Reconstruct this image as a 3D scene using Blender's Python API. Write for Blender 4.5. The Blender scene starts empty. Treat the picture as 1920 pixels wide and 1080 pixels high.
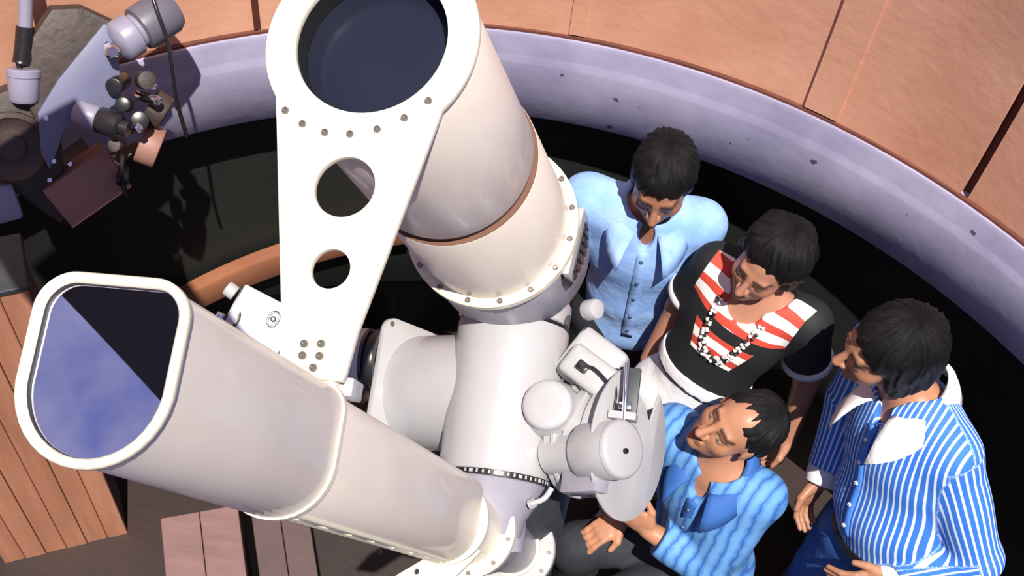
import bpy, bmesh, math, random
import numpy as np
from mathutils import Vector, Matrix
random.seed(4)
SC = bpy.context.scene
COL = SC.collection
# ------------------------------------------------------------------ camera
F = 2400.0
CAM = np.array([.0329, -.6523, 4.1366])
B = np.array([[.99047048, .11336273, .078212], [-.13772518, .81526442, .56247285], [0, .56788452, -.82310824]])
cd = bpy.data.cameras.new('camera'); cam = bpy.data.objects.new('camera', cd); COL.objects.link(cam)
cd.sensor_width = 36; cd.lens = F / 1920 * 36; cd.clip_start = .05
cam.matrix_world = Matrix(((B[0][0], B[1][0], -B[2][0], CAM[0]), (B[0][1], B[1][1], -B[2][1], CAM[1]), (B[0][2], B[1][2], -B[2][2], CAM[2]), (0, 0, 0, 1)))
SC.camera = cam
# ------------------------------------------------------------------ sky, sun, exposure
w = bpy.data.worlds.new('sky'); SC.world = w; w.use_nodes = True
nt = w.node_tree; nt.nodes.clear()
tc = nt.nodes.new('ShaderNodeTexCoord'); nz = nt.nodes.new('ShaderNodeTexNoise'); cr = nt.nodes.new('ShaderNodeValToRGB')
bg = nt.nodes.new('ShaderNodeBackground'); wo = nt.nodes.new('ShaderNodeOutputWorld')
nz.inputs['Scale'].default_value = 9; nz.inputs['Detail'].default_value = 4; nz.inputs['Roughness'].default_value = .5
cr.color_ramp.elements[0].position = .42; cr.color_ramp.elements[0].color = (.22, .26, .62, 1)
cr.color_ramp.elements[1].position = .64; cr.color_ramp.elements[1].color = (.62, .6, .8, 1)
nt.links.new(tc.outputs['Generated'], nz.inputs['Vector']); nt.links.new(nz.outputs['Fac'], cr.inputs['Fac'])
nt.links.new(cr.outputs['Color'], bg.inputs['Color']); nt.links.new(bg.outputs['Background'], wo.inputs['Surface'])
bg.inputs['Strength'].default_value = .55
SUN = Vector((.11, -.39, .915)).normalized()
sl = bpy.data.lights.new('sun', 'SUN'); sl.energy = 6.0; sl.angle = math.radians(.53); sl.color = (1, .94, .84)
so = bpy.data.objects.new('sun', sl); COL.objects.link(so); so.rotation_euler = SUN.to_track_quat('Z', 'Y').to_euler(); so.location = (1, -2, 5)
vs = SC.view_settings; vs.view_transform = 'Standard'; vs.look = 'None'; vs.gamma = 1; vs.use_curve_mapping = False; vs.exposure = 0.35

# ------------------------------------------------------------------ helpers
def ray(x, y): return (x - 960) / F * B[0] - (y - 540) / F * B[1] + B[2]
def PD(x, y, d): return CAM + ray(x, y) * d                      # pixel at a depth
def WZ(x, y, z):                                                 # pixel at a height
    d = ray(x, y); return CAM + d * ((z - CAM[2]) / d[2])
def ONP(x, y, p0, n): d = ray(x, y); return CAM + d * ((np.asarray(p0) - CAM) @ n / (d @ n))
def nrm(v): v = np.asarray(v, float); return v / np.linalg.norm(v)
def perp(a):
    a = nrm(a); h = np.array([0, 0, 1.]) if abs(a[2]) < .9 else np.array([1., 0, 0]); u = nrm(np.cross(h, a)); return u, np.cross(a, u)

MATS = {}
def mat(name, col, rough=.5, metal=0, var=0, scale=8, col2=None, bump=0, bscale=40, spec=.5, coat=0, emit=None, stretch=None):
    if name in MATS: return MATS[name]
    m = bpy.data.materials.new(name); m.use_nodes = True; n = m.node_tree; p = n.nodes['Principled BSDF']
    p.inputs['Roughness'].default_value = rough; p.inputs['Metallic'].default_value = metal
    p.inputs['Specular IOR Level'].default_value = spec; p.inputs['Coat Weight'].default_value = coat
    p.inputs['Base Color'].default_value = (*col, 1)
    if var or col2 or bump:
        t = n.nodes.new('ShaderNodeTexCoord'); mp = n.nodes.new('ShaderNodeMapping')
        n.links.new(t.outputs['Object'], mp.inputs['Vector'])
        if stretch: mp.inputs['Scale'].default_value = stretch
    if var or col2:
        z = n.nodes.new('ShaderNodeTexNoise'); z.inputs['Scale'].default_value = scale; z.inputs['Detail'].default_value = 6; z.inputs['Roughness'].default_value = .6
        r = n.nodes.new('ShaderNodeValToRGB'); e = r.color_ramp.elements
        e[0].position = .32; e[1].position = .7
        c2 = col2 if col2 else tuple(min(1, c * (1 + var)) for c in col)
        c1 = col if col2 else tuple(c * (1 - var) for c in col)
        e[0].color = (*c1, 1); e[1].color = (*c2, 1)
        n.links.new(mp.outputs['Vector'], z.inputs['Vector']); n.links.new(z.outputs['Fac'], r.inputs['Fac']); n.links.new(r.outputs['Color'], p.inputs['Base Color'])
    if bump:
        z = n.nodes.new('ShaderNodeTexNoise'); z.inputs['Scale'].default_value = bscale; z.inputs['Detail'].default_value = 4
        b = n.nodes.new('ShaderNodeBump'); b.inputs['Strength'].default_value = bump; b.inputs['Distance'].default_value = .01
        n.links.new(mp.outputs['Vector'], z.inputs['Vector']); n.links.new(z.outputs['Fac'], b.inputs['Height']); n.links.new(b.outputs['Normal'], p.inputs['Normal'])
    MATS[name] = m; return m

def tag(o, label=None, cat=None, group=None, kind=None):
    if label: o['label'] = label
    if cat: o['category'] = cat
    if group: o['group'] = group
    if kind: o['kind'] = kind
    return o
def empty(name, loc):
    o = bpy.data.objects.new(name, None); COL.objects.link(o); o.location = tuple(loc); o.empty_display_size = .1
    o['_b'] = [float(v) for v in loc]; return o
def base(parent): return np.array(list(parent['_b'])) if parent is not None else np.zeros(3)
def link(name, me, m, parent=None, loc=None):
    o = bpy.data.objects.new(name, me); COL.objects.link(o)
    if m is not None and not me.materials: me.materials.append(m)
    if parent is not None: o.parent = parent; o['_b'] = list(parent['_b'])
    else: o['_b'] = [float(v) for v in loc] if loc is not None else [0., 0., 0.]
    if loc is not None and parent is None: o.location = tuple(loc)
    return o
def shade(me, ang=35):
    bm = bmesh.new(); bm.from_mesh(me); bmesh.ops.recalc_face_normals(bm, faces=bm.faces[:])
    for f in bm.faces: f.smooth = True
    for e in bm.edges:
        if len(e.link_faces) == 2 and e.calc_face_angle(0) > math.radians(ang): e.smooth = False
    bm.to_mesh(me); bm.free()
def mesh(name, V, Fc, m, parent=None, ang=35, loc=None):
    bs = base(parent) if parent is not None else (np.asarray(loc, float) if loc is not None else np.zeros(3))
    me = bpy.data.meshes.new(name); me.from_pydata([tuple(np.asarray(v, float) - bs) for v in V], [], [tuple(f) for f in Fc]); shade(me, ang)
    return link(name, me, m, parent, loc)
def lathe_vf(o, ax, prof, n=48, arc=None, u0=None):
    o = np.asarray(o, float); ax = nrm(ax)
    if u0 is None: u, v = perp(ax)
    else: u = nrm(np.asarray(u0) - np.dot(u0, ax) * ax); v = np.cross(ax, u)
    V = []; Fc = []; full = arc is None; a0, a1 = (0, 2 * math.pi) if full else arc; cnt = n if full else n + 1
    for (r, h) in prof:
        for k in range(cnt):
            t = a0 + (a1 - a0) * k / n; V.append(o + ax * h + r * (math.cos(t) * u + math.sin(t) * v))
    for i in range(len(prof) - 1):
        for k in range(n):
            k2 = (k + 1) % cnt; Fc.append((i * cnt + k, i * cnt + k2, (i + 1) * cnt + k2, (i + 1) * cnt + k))
    return V, Fc
def lathe(name, o, ax, prof, m, parent=None, n=48, ang=35, loc=None, arc=None, u0=None):
    V, Fc = lathe_vf(o, ax, prof, n, arc, u0); ob = mesh(name, V, Fc, m, parent, ang, loc)
    bm = bmesh.new(); bm.from_mesh(ob.data); bmesh.ops.remove_doubles(bm, verts=bm.verts[:], dist=1e-5); bmesh.ops.recalc_face_normals(bm, faces=bm.faces[:]); bm.to_mesh(ob.data); bm.free(); return ob
def cyl(name, a, b, r, m, parent=None, r2=None, bev=.004, n=32, loc=None):
    a = np.asarray(a, float); b = np.asarray(b, float); L = np.linalg.norm(b - a); r2 = r if r2 is None else r2; bev = min(bev, L * .4, r * .5)
    return lathe(name, a, b - a, [(0, 0), (r - bev, 0), (r - bev * .3, bev * .3), (r, bev), (r2, L - bev), (r2 - bev * .3, L - bev * .3), (r2 - bev, L), (0, L)], m, parent, n, 40, loc)
def tube_vf(pts, r, n=10, closed=False):
    pts = [np.asarray(p, float) for p in pts]; V = []; Fc = []; N = len(pts); u = None
    for i, p in enumerate(pts):
        t = nrm(pts[min(i + 1, N - 1)] - pts[max(i - 1, 0)])
        if u is None: u, v = perp(t)
        else: u = nrm(u - np.dot(u, t) * t); v = np.cross(t, u)
        rr = r[i] if hasattr(r, '__len__') else r
        for k in range(n): a = 2 * math.pi * k / n; V.append(p + rr * (math.cos(a) * u + math.sin(a) * v))
    for i in range(N - 1):
        for k in range(n): Fc.append((i * n + k, i * n + (k + 1) % n, (i + 1) * n + (k + 1) % n, (i + 1) * n + k))
    Fc.append(tuple(range(n - 1, -1, -1))); Fc.append(tuple((N - 1) * n + k for k in range(n)))
    return V, Fc
def smooth_path(pts, per=8):
    P = [np.asarray(p, float) for p in pts]; P = [2 * P[0] - P[1]] + P + [2 * P[-1] - P[-2]]; out = []
    for i in range(1, len(P) - 2):
        for k in range(per):
            t = k / per; a, b, c, d = P[i - 1:i + 3]
            out.append(.5 * (2 * b + (c - a) * t + (2 * a - 5 * b + 4 * c - d) * t * t + (3 * b - a - 3 * c + d) * t ** 3))
    out.append(P[-2]); return out
def tube(name, pts, r, m, parent=None, n=10, sm=True, loc=None):
    if sm: pts = smooth_path(pts)
    return mesh(name, *tube_vf(pts, r, n), m, parent, 50, loc)
def frame_box(name, c, ex, ey, ez, hx, hy, hz, m, parent=None, bev=.006, seg=2, loc=None):
    bm = bmesh.new(); bmesh.ops.create_cube(bm, size=2)
    for v in bm.verts: v.co = Vector((v.co.x * hx, v.co.y * hy, v.co.z * hz))
    if bev: bmesh.ops.bevel(bm, geom=bm.edges[:], offset=bev, segments=seg, affect='EDGES', profile=.5)
    c = np.asarray(c, float); ex, ey, ez = map(nrm, (ex, ey, ez)); bs = base(parent) if parent is not None else (np.asarray(loc, float) if loc is not None else np.zeros(3))
    for v in bm.verts: v.co = Vector(c + ex * v.co.x + ey * v.co.y + ez * v.co.z - bs)
    me = bpy.data.meshes.new(name); bm.to_mesh(me); bm.free(); shade(me, 30); return link(name, me, m, parent, loc)
def plate(name, outer, holes, o, ex, ey, thick, m, parent=None, bev=.0015, loc=None):
    """flat plate with holes: 2-D outlines in the plane (o, ex, ey), thickness centred on it"""
    cu = bpy.data.curves.new(name, 'CURVE'); cu.dimensions = '2D'; cu.fill_mode = 'BOTH'; cu.extrude = max(thick / 2 - bev, 1e-4); cu.bevel_depth = bev; cu.bevel_resolution = 1
    for ring in [outer] + holes:
        s = cu.splines.new('POLY'); s.points.add(len(ring) - 1); s.use_cyclic_u = True
        for p, q in zip(s.points, ring): p.co = (q[0], q[1], 0, 1)
    t = bpy.data.objects.new('t', cu); COL.objects.link(t); dg = bpy.context.evaluated_depsgraph_get(); me = bpy.data.meshes.new_from_object(t.evaluated_get(dg)); bpy.data.objects.remove(t)
    me.name = name; o = np.asarray(o, float); ez = np.cross(ex, ey); bs = base(parent) if parent is not None else (np.asarray(loc, float) if loc is not None else np.zeros(3))
    for v in me.vertices: c = v.co; v.co = Vector(o + ex * c.x + ey * c.y + ez * c.z - bs)
    bm = bmesh.new(); bm.from_mesh(me); bmesh.ops.remove_doubles(bm, verts=bm.verts[:], dist=1e-5); bm.to_mesh(me); bm.free(); shade(me, 30)
    me.materials.clear(); return link(name, me, m, parent, loc)
def circ(cx, cy, r, n=48, a0=0, a1=2 * math.pi, end=False):
    k = n - 1 if end else n; return [(cx + r * math.cos(a0 + (a1 - a0) * i / k), cy + r * math.sin(a0 + (a1 - a0) * i / k)) for i in range(n)]
_bolt = {}
def bolt(parent, pos, ax, r, m, h=.005, name='bolt'):
    k = (round(r, 4), m.name, h)
    if k not in _bolt:
        V, Fc = lathe_vf((0, 0, 0), (0, 0, 1), [(0, h * .55), (r * .45, h * .55), (r * .5, h), (r * .85, h), (r, h * .7), (r, -h * .3)], 10)
        me = bpy.data.meshes.new('bolt'); me.from_pydata([tuple(v) for v in V], [], Fc); bm = bmesh.new(); bm.from_mesh(me); bmesh.ops.remove_doubles(bm, verts=bm.verts[:], dist=1e-6); bm.to_mesh(me); bm.free(); shade(me, 40); me.materials.append(m); _bolt[k] = me
    o = bpy.data.objects.new(name, _bolt[k]); COL.objects.link(o); o.parent = parent
    q = Vector(tuple(ax)).to_track_quat('Z', 'Y').to_matrix().to_4x4(); q.translation = Vector(np.asarray(pos, float) - base(parent)); o.matrix_local = q; return o

# ------------------------------------------------------------------ materials
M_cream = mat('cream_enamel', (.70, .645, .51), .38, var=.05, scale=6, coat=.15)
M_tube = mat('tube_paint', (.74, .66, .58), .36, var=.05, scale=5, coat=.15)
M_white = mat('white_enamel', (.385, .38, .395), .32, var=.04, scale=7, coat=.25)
M_grey = mat('grey_paint', (.42, .41, .46), .4, var=.1, scale=9)
M_lav = mat('lavender_grey_metal', (.27, .26, .31), .38, var=.12, scale=10)
M_black = mat('black_bore', (.006, .007, .009), .7)
M_blackp = mat('black_plastic', (.012, .012, .014), .3)
M_dark = mat('dark_slate_paint', (.03, .035, .042), .5, var=.2)
M_steel = mat('steel_screw', (.25, .22, .2), .4, metal=.8)
M_chrome = mat('chrome', (.75, .75, .78), .14, metal=1)
M_groove = mat('groove_dark_red', (.13, .055, .032), .6, var=.2)  # dark red tone of the tube joint and its step face
M_glassd = mat('dark_lens_glass', (.012, .014, .028), .22, spec=.45)
M_mirror = mat('coated_window_glass', (.80, .78, .95), .02, metal=1)
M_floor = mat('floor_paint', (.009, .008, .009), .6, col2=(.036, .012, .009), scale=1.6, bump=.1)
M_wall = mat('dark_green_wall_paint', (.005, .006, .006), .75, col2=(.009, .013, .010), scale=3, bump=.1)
M_ring = mat('lavender_concrete', (.23, .22, .34), .75, col2=(.36, .34, .48), scale=4, bump=.10, bscale=25)
M_dome = mat('salmon_dome_paint', (.62, .29, .18), .6, col2=(.80, .43, .29), scale=2.2, bump=.12, bscale=30)
def specks(m, scale, size, share, col):
    n = m.node_tree; p = n.nodes['Principled BSDF']; src = p.inputs['Base Color'].links[0].from_socket; t = n.nodes.new('ShaderNodeTexCoord'); v = n.nodes.new('ShaderNodeTexVoronoi'); v.inputs['Scale'].default_value = scale
    z = n.nodes.new('ShaderNodeTexNoise'); z.inputs['Scale'].default_value = 60; ad = n.nodes.new('ShaderNodeVectorMath'); ad.operation = 'MULTIPLY_ADD'; ad.inputs[1].default_value = (.02, .02, .02)
    n.links.new(t.outputs['Object'], z.inputs['Vector']); n.links.new(z.outputs['Color'], ad.inputs[0]); n.links.new(t.outputs['Object'], ad.inputs[2]); n.links.new(ad.outputs[0], v.inputs['Vector'])
    a = n.nodes.new('ShaderNodeMath'); a.operation = 'LESS_THAN'; a.inputs[1].default_value = size; n.links.new(v.outputs['Distance'], a.inputs[0])
    sp = n.nodes.new('ShaderNodeSeparateColor'); n.links.new(v.outputs['Color'], sp.inputs[0]); b = n.nodes.new('ShaderNodeMath'); b.operation = 'LESS_THAN'; b.inputs[1].default_value = share; n.links.new(sp.outputs[0], b.inputs[0])
    c = n.nodes.new('ShaderNodeMath'); c.operation = 'MULTIPLY'; n.links.new(a.outputs[0], c.inputs[0]); n.links.new(b.outputs[0], c.inputs[1])
    x = n.nodes.new('ShaderNodeMix'); x.data_type = 'RGBA'; x.inputs[7].default_value = (*col, 1); n.links.new(c.outputs[0], x.inputs[0]); n.links.new(src, x.inputs[6]); n.links.new(x.outputs[2], p.inputs['Base Color'])
specks(M_ring, 13, .12, .6, (.06, .055, .09)); specks(M_dome, 5, .05, .3, (.22, .09, .05))
M_seam = mat('dark_red_seam', (.09, .022, .012), .7, var=.3)
M_wood = mat('red_brown_planks', (.36, .15, .09), .55, col2=(.52, .24, .15), scale=3, stretch=(6, 6, .5), bump=.15)
M_rail = mat('varnished_rail', (.22, .085, .045), .4, col2=(.29, .12, .065), scale=5)
M_crate = mat('mauve_crate_board', (.15, .082, .08), .7, col2=(.20, .115, .11), scale=6, stretch=(1, 5, 1))
M_crate2 = mat('dim_crate_board', (.07, .045, .045), .7, col2=(.10, .06, .06), scale=6)

# ------------------------------------------------------------------ structure: round wall, ring ledge, dome, floor
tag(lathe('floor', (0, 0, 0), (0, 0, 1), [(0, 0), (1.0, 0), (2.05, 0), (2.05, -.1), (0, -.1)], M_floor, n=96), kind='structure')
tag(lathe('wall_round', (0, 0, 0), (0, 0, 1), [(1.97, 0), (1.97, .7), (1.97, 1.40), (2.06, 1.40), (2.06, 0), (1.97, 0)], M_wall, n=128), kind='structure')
tag(lathe('trim_1', (0, 0, 0), (0, 0, 1), [(1.97, 1.39), (1.845, 1.39), (1.840, 1.395), (1.840, 1.598), (1.842, 1.606), (1.847, 1.624), (1.849, 1.63), (1.853, 1.685), (1.858, 1.695), (2.06, 1.70), (2.06, 1.39), (1.97, 1.39)], M_ring, n=160, ang=50), kind='structure')
dome = tag(empty('ceiling', (0, 0, 1.7)), kind='structure')
RD = 1.872
def dome_patch(name, az0, az1, el0, el1, r, th, m, parent, na=8, ne=14):
    V = []; Fc = []
    for rr in (r, r + th):
        for i in range(na + 1):
            for j in range(ne + 1):
                a = math.radians(az0 + (az1 - az0) * i / na); e = math.radians(el0 + (el1 - el0) * j / ne)
                h_ = rr * e; r_ = rr - .10 * h_ * h_; V.append((r_ * math.cos(a), r_ * math.sin(a), 1.697 + h_))
    N = (na + 1) * (ne + 1); ix = lambda s, i, j: s * N + i * (ne + 1) + j
    for i in range(na):
        for j in range(ne):
            Fc.append((ix(0, i, j), ix(0, i + 1, j), ix(0, i + 1, j + 1), ix(0, i, j + 1))); Fc.append((ix(1, i, j), ix(1, i, j + 1), ix(1, i + 1, j + 1), ix(1, i + 1, j)))
    for i in range(na): Fc.append((ix(0, i, 0), ix(1, i, 0), ix(1, i + 1, 0), ix(0, i + 1, 0))); Fc.append((ix(0, i, ne), ix(0, i + 1, ne), ix(1, i + 1, ne), ix(1, i, ne)))
    for j in range(ne): Fc.append((ix(0, 0, j), ix(0, 0, j + 1), ix(1, 0, j + 1), ix(1, 0, j))); Fc.append((ix(0, na, j), ix(1, na, j), ix(1, na, j + 1), ix(0, na, j + 1)))
    return mesh(name, V, Fc, m, parent, 40)
edges = [-8, 9, 25, 41, 53.0, 65.8, 87.1, 112.7, 135, 157, 179, 198]
for i in range(len(edges) - 1):
    g0 = .35 if abs(edges[i] - 53) < .1 else .1; g1 = .35 if abs(edges[i + 1] - 53) < .1 else .1
    dome_patch('dome_panel', edges[i] + g0, edges[i + 1] - g1, 0, (20 if edges[i] < 50 else 25) if edges[i] < 60 else 34, RD + .003 * (i % 2), .02, M_dome, dome)
dome_patch('backing_shell', -8, 53, 0, 20, RD + .026, .01, M_seam, dome, na=28)
dome_patch('backing_shell', 53, 65, 0, 25, RD + .026, .01, M_seam, dome, na=20)
dome_patch('backing_shell', 65, 198, 0, 34, RD + .026, .01, M_seam, dome, na=60)
dome_patch('lap_strip', 64.4, 67.2, 0.4, 34, RD - .006, .008, M_dome, dome, na=2)
dome_patch('lap_strip', 112.35, 112.9, 0.4, 34, RD - .003, .006, M_seam, dome, na=2)
dome_patch('lap_strip', 86.0, 87.25, 0.4, 34, RD - .005, .007, M_dome, dome, na=2)
lathe('base_flashing', (0, 0, 1.69), (0, 0, 1), [(1.872, 0), (1.864, .006), (1.866, .012), (1.875, .014)], M_seam, dome, n=120, arc=(math.radians(-8), math.radians(198)), u0=(1, 0, 0))
# shutter leaf of the slit, high on the far left of the dome (mirrored in the hood window)
E1 = nrm(np.array([-.794, .009, 1.726])); E2 = nrm(np.array([-.668, -.135, 1.774])); NG = nrm(np.cross(E1, E2))
if NG @ nrm(np.array([-.641, .007, 1.789])) < 0: NG = -NG
V = []; Fc = []; na, nb = 14, 8
for rr in (1.885, 1.905):
    for i in range(na + 1):
        s = -3.2 + 5.2 * i / na; g = nrm(E1 + (E2 - E1) * s)
        for j in range(nb + 1):
            t = math.radians(11 * j / nb); V.append(np.array([0, 0, 1.7]) + rr * (g * math.cos(t) + NG * math.sin(t)))
N = (na + 1) * (nb + 1)
for i in range(na):
    for j in range(nb):
        a = i * (nb + 1) + j; q = (a, a + nb + 1, a + nb + 2, a + 1); Fc.append(q); Fc.append(tuple(N + k for k in q[::-1]))
for i in range(na):
    for j in (0, nb): a = i * (nb + 1) + j; Fc.append((a, a + nb + 1, a + nb + 1 + N, a + N))
for j in range(nb):
    for i in (0, na): a = i * (nb + 1) + j; Fc.append((a, a + 1, a + 1 + N, a + N))
mesh('shutter_leaf', V, Fc, M_dark, dome, 40)

# ------------------------------------------------------------------ telescope frame (a along tubes to the sky, d down the plate, q across)
A = -nrm(ray(1460, 1240)); P1 = np.array([-.2104, .6330, 2.8327])
D = np.array([-.00236301, -.93938826, -.34284706]); D = nrm(D - (D @ A) * A); Q = np.cross(A, D)
def T(a, d, q): return P1 + A * a + D * d + Q * q
def inv(x, y, a):
    r = ray(x, y); w_ = CAM + r * ((a - (CAM - P1) @ A) / (r @ A)) - P1; return (w_ @ D, w_ @ Q)
tel = tag(empty('solar_telescope', T(-.9, .3, 0)), 'twin cream telescope tubes joined by a tapered plate with two round holes', 'telescope')
# plate outline in (q, d)
R0, RH = .155, .113
aL, aR = math.radians(143), math.radians(40)
pl = [(R0 * math.cos(a), R0 * math.sin(a)) for a in np.linspace(aL, aR + 2 * math.pi, 64)]
pl += [(.052, .42), (.046, .478), (.043, .487), (-.040, .487), (-.045, .478), (-.052, .42)]
h1 = circ(.0, .2206, .0448, 40); h2 = circ(.001, .3375, .0291, 32)
plate('support_plate', pl, [circ(0, 0, RH, 72), h1, h2], P1, Q, D, .012, M_cream, tel, .0015)
for x, y in [(536, 208), (568, 233), (610, 249), (657, 252), (708, 243), (759, 222), (804, 190)]:
    d, q = inv(x, y, .006); bolt(tel, T(.006, d, q), A, .0052, M_steel)
for x, y in [(571, 645), (603, 645), (568, 667), (600, 668), (588, 690)]:
    d, q = inv(x, y, .006); bolt(tel, T(.006, d, q), A, .0055, M_steel)
# main tube
lathe('main_tube', T(-.006, 0, 0), -A, [(.115, 0), (.150, 0), (.152, .004), (.152, .428), (.1505, .432), (.148, .432)], M_tube, tel, 96, 40)
lathe('tube_joint', T(-.432, 0, 0), -A, [(.1465, 0), (.1465, .024), (.1555, .0245), (.1560, .027)], M_groove, tel, 96)
lathe('rear_tube', T(-.4575, 0, 0), -A, [(.150, 0), (.1555, 0), (.157, .003), (.157, .328), (.146, .333)], M_tube, tel, 96, 40)
lathe('tube_bore', T(.006, 0, 0), -A, [(.113, .004), (.113, .30)], M_black, tel, 72)
lathe('lens', T(-.045, 0, 0), A, [(0, .006), (.04, .0055), (.08, .004), (.112, 0)], M_glassd, tel, 72)
lathe('lens_glint', T(-.034, 0, 0), A, [(.112, 0), (.108, .002), (.107, .006), (.113, .008)], M_chrome, tel, 40, arc=(math.radians(-64), math.radians(-22)), u0=Q)  # chrome arc added to stand in for the highlight crescent inside the rim
lathe('main_flange', T(-.79, 0, 0), -A, [(.146, 0), (.172, 0), (.1755, .003), (.1755, .022), (.172, .025), (.14, .025)], M_cream, tel, 96, 40)
for k in range(16):
    t = 2 * math.pi * (k + .35) / 16; bolt(tel, T(-.79, .165 * math.sin(t), .165 * math.cos(t)), A, .0058, M_steel)
lathe('mirror_cell', T(-.815, 0, 0), -A, [(.10, 0), (.166, 0), (.168, .004), (.168, .19), (.15, .22), (.09, .235), (0, .235)], M_lav, tel, 80, 40)
# knurled focus strip and knob at the side of the cell
d, q = inv(1114, 470, -.86)
ang = math.atan2(d, q)
for k in range(9):
    t = ang + (k - 4) * .10; c = T(-.875, .172 * math.sin(t), .172 * math.cos(t)); rad = nrm(D * math.sin(t) + Q * math.cos(t))
    frame_box('knurl_block', c, rad, A, np.cross(rad, A), .010, .022, .007, M_blackp, tel, .002, 1)
c = T(-.855, .172 * math.sin(ang), .172 * math.cos(ang)); rad = nrm(D * math.sin(ang) + Q * math.cos(ang))
frame_box('strip_plate', T(-.845, .166 * math.sin(ang), .166 * math.cos(ang)), rad, A, np.cross(rad, A), .007, .03, .07, M_white, tel, .003, 2)
d, q = inv(1110, 592, -.90); cyl('knob', T(-.9, d * .93, q * .93), T(-.9, d * .93, q * .93) + nrm(Q * .8 + A * .55) * .035, .021, M_white, tel, bev=.006)
# guide tube with D-shaped hood
def dsec(s=1.0, n=10):
    hw, top, bot = .0775, -.090, .0885; rc = .036; P = []
    for k in range(n + 1): a = math.pi + math.pi / 2 * k / n; P.append((-hw + rc + rc * math.cos(a), top + rc + rc * math.sin(a)))
    for k in range(n + 1): a = 1.5 * math.pi + math.pi / 2 * k / n; P.append((hw - rc + rc * math.cos(a), top + rc + rc * math.sin(a)))
    y0 = .005
    for k in range(1, 2 * n): a = math.pi * k / (2 * n); P.append(((hw + .004 * math.sin(a)) * math.cos(a) , y0 + (bot - y0) * math.sin(a)))
    return [(q * s, d * s) for q, d in P]
def drad(P, off):
    out = []; N = len(P)
    for i in range(N):
        a = np.array(P[i - 1]); b = np.array(P[(i + 1) % N]); t = b - a; t /= np.linalg.norm(t); n_ = np.array([t[1], -t[0]]); out.append(tuple(np.array(P[i]) + n_ * off))
    return out
T2D, T2Q = .585, -.019
def sweep(name, rows, m, parent, ang=40):
    V = []; Fc = []; N = len(rows[0][1])
    for a, P in rows:
        for q, d in P: V.append(T(a, T2D + d, T2Q + q))
    for i in range(len(rows) - 1):
        for k in range(N): Fc.append((i * N + k, i * N + (k + 1) % N, (i + 1) * N + (k + 1) % N, (i + 1) * N + k))
    return mesh(name, V, Fc, m, parent, ang)
S0 = dsec(); AF = .488
sweep('guide_hood', [(AF - .02, drad(S0, -.004)), (AF - .004, S0), (.02, S0), (.012, drad(S0, -.002)), (.012, drad(S0, -.006))], M_tube, tel)
sweep('hood_rim', [(AF - .03, drad(S0, -.0055)), (AF - .002, drad(S0, -.0055)), (AF + .002, drad(S0, -.002)), (AF + .002, drad(S0, .002)), (AF - .002, drad(S0, .0045)), (AF - .010, drad(S0, .0045)), (AF - .013, drad(S0, .001))], M_cream, tel, 60)
sweep('hood_lining', [(AF - .006, drad(S0, -.006)), (AF - .2, drad(S0, -.006))], M_black, tel)
pane = drad(S0, -.006)
mesh('hood_window', [T(AF - .010, T2D + d, T2Q + q) for q, d in pane], [tuple(range(len(pane)))], M_mirror, tel)
S1 = drad(S0, -.006)
sweep('guide_tube', [(.03, drad(S1, -.004)), (.014, S1), (-.83, S1), (-.845, drad(S1, -.004)), (-.85, drad(S1, -.03))], M_tube, tel)
sweep('tube_collar', [(.022, drad(S0, -.001)), (.022, drad(S0, .003)), (.010, drad(S0, .003)), (.010, drad(S0, -.006))], M_cream, tel, 60)
# slotted rail on the underside
u0_ = T(.0, T2D + .062, T2Q - .048); rdir = nrm(D * .97 + Q * .24)
tang = np.cross(A, rdir)
RO = [(-.06, -.010), (.80, -.010), (.80, .010), (-.06, .010)]
slots = [[(c + .022 * math.cos(t) , .0042 * math.sin(t)) for t in np.linspace(0, 2 * math.pi, 20, endpoint=False)] for c in np.arange(.02, .8, .11)]
plate('slotted_rail', RO, slots, T(-.0, T2D, T2Q) + rdir * .083, -A, tang, .006, M_cream, tel, .001)
# rear end of the guide tube: end ring, barrel, flange, tail
oz = T(0, T2D, T2Q)
lathe('tube_end_ring', oz + A * -.84, -A, [(.05, 0), (.082, 0), (.086, .004), (.086, .018), (.082, .022), (.07, .022)], M_cream, tel, 64, 40)
lathe('rear_barrel', oz + A * -.86, -A, [(.07, 0), (.074, .0), (.074, .20)], M_tube, tel, 64)
lathe('rear_flange', oz + A * -1.03, -A, [(.06, 0), (.098, 0), (.101, .003), (.101, .02), (.098, .023), (.06, .023)], M_cream, tel, 64, 40)
for k in range(10):
    t = 2 * math.pi * (k + .2) / 10; bolt(tel, oz + A * -1.03 + .090 * (D * math.sin(t) + Q * math.cos(t)), A, .0045, M_steel)
lathe('tail_cone', oz + A * -1.053, -A, [(.086, 0), (.086, .12), (.070, .24), (.060, .46)], M_lav, tel, 64, 40)
lathe('tail_flange', oz + A * -1.52, -A, [(.05, 0), (.098, 0), (.101, .003), (.101, .022), (.09, .03), (.05, .03), (.04, .05), (0, .05)], M_white, tel, 64, 40)
for k in range(12):
    t = 2 * math.pi * k / 12; bolt(tel, oz + A * -1.52 + .088 * (D * math.sin(t) + Q * math.cos(t)), A, .0045, M_steel)
lathe('tail_ring', oz + A * -1.50, -A, [(.05, 0), (.065, 0), (.068, .003), (.068, .02)], M_cream, tel, 64, 40)
# foot bracket of the plate on the guide tube and its clamp
frame_box('plate_foot', T(-.012, .486, .004), Q, D, A, .030, .018, .012, M_cream, tel, .004)
frame_box('clamp_block', T(-.040, .490, .030), Q, D, A, .022, .013, .022, M_white, tel, .003)
d, q = inv(612, 714, -.03); cyl('clamp_pin', T(-.03, d, q - .012), T(-.03, d, q + .022), .006, M_white, tel, bev=.003)
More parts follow.
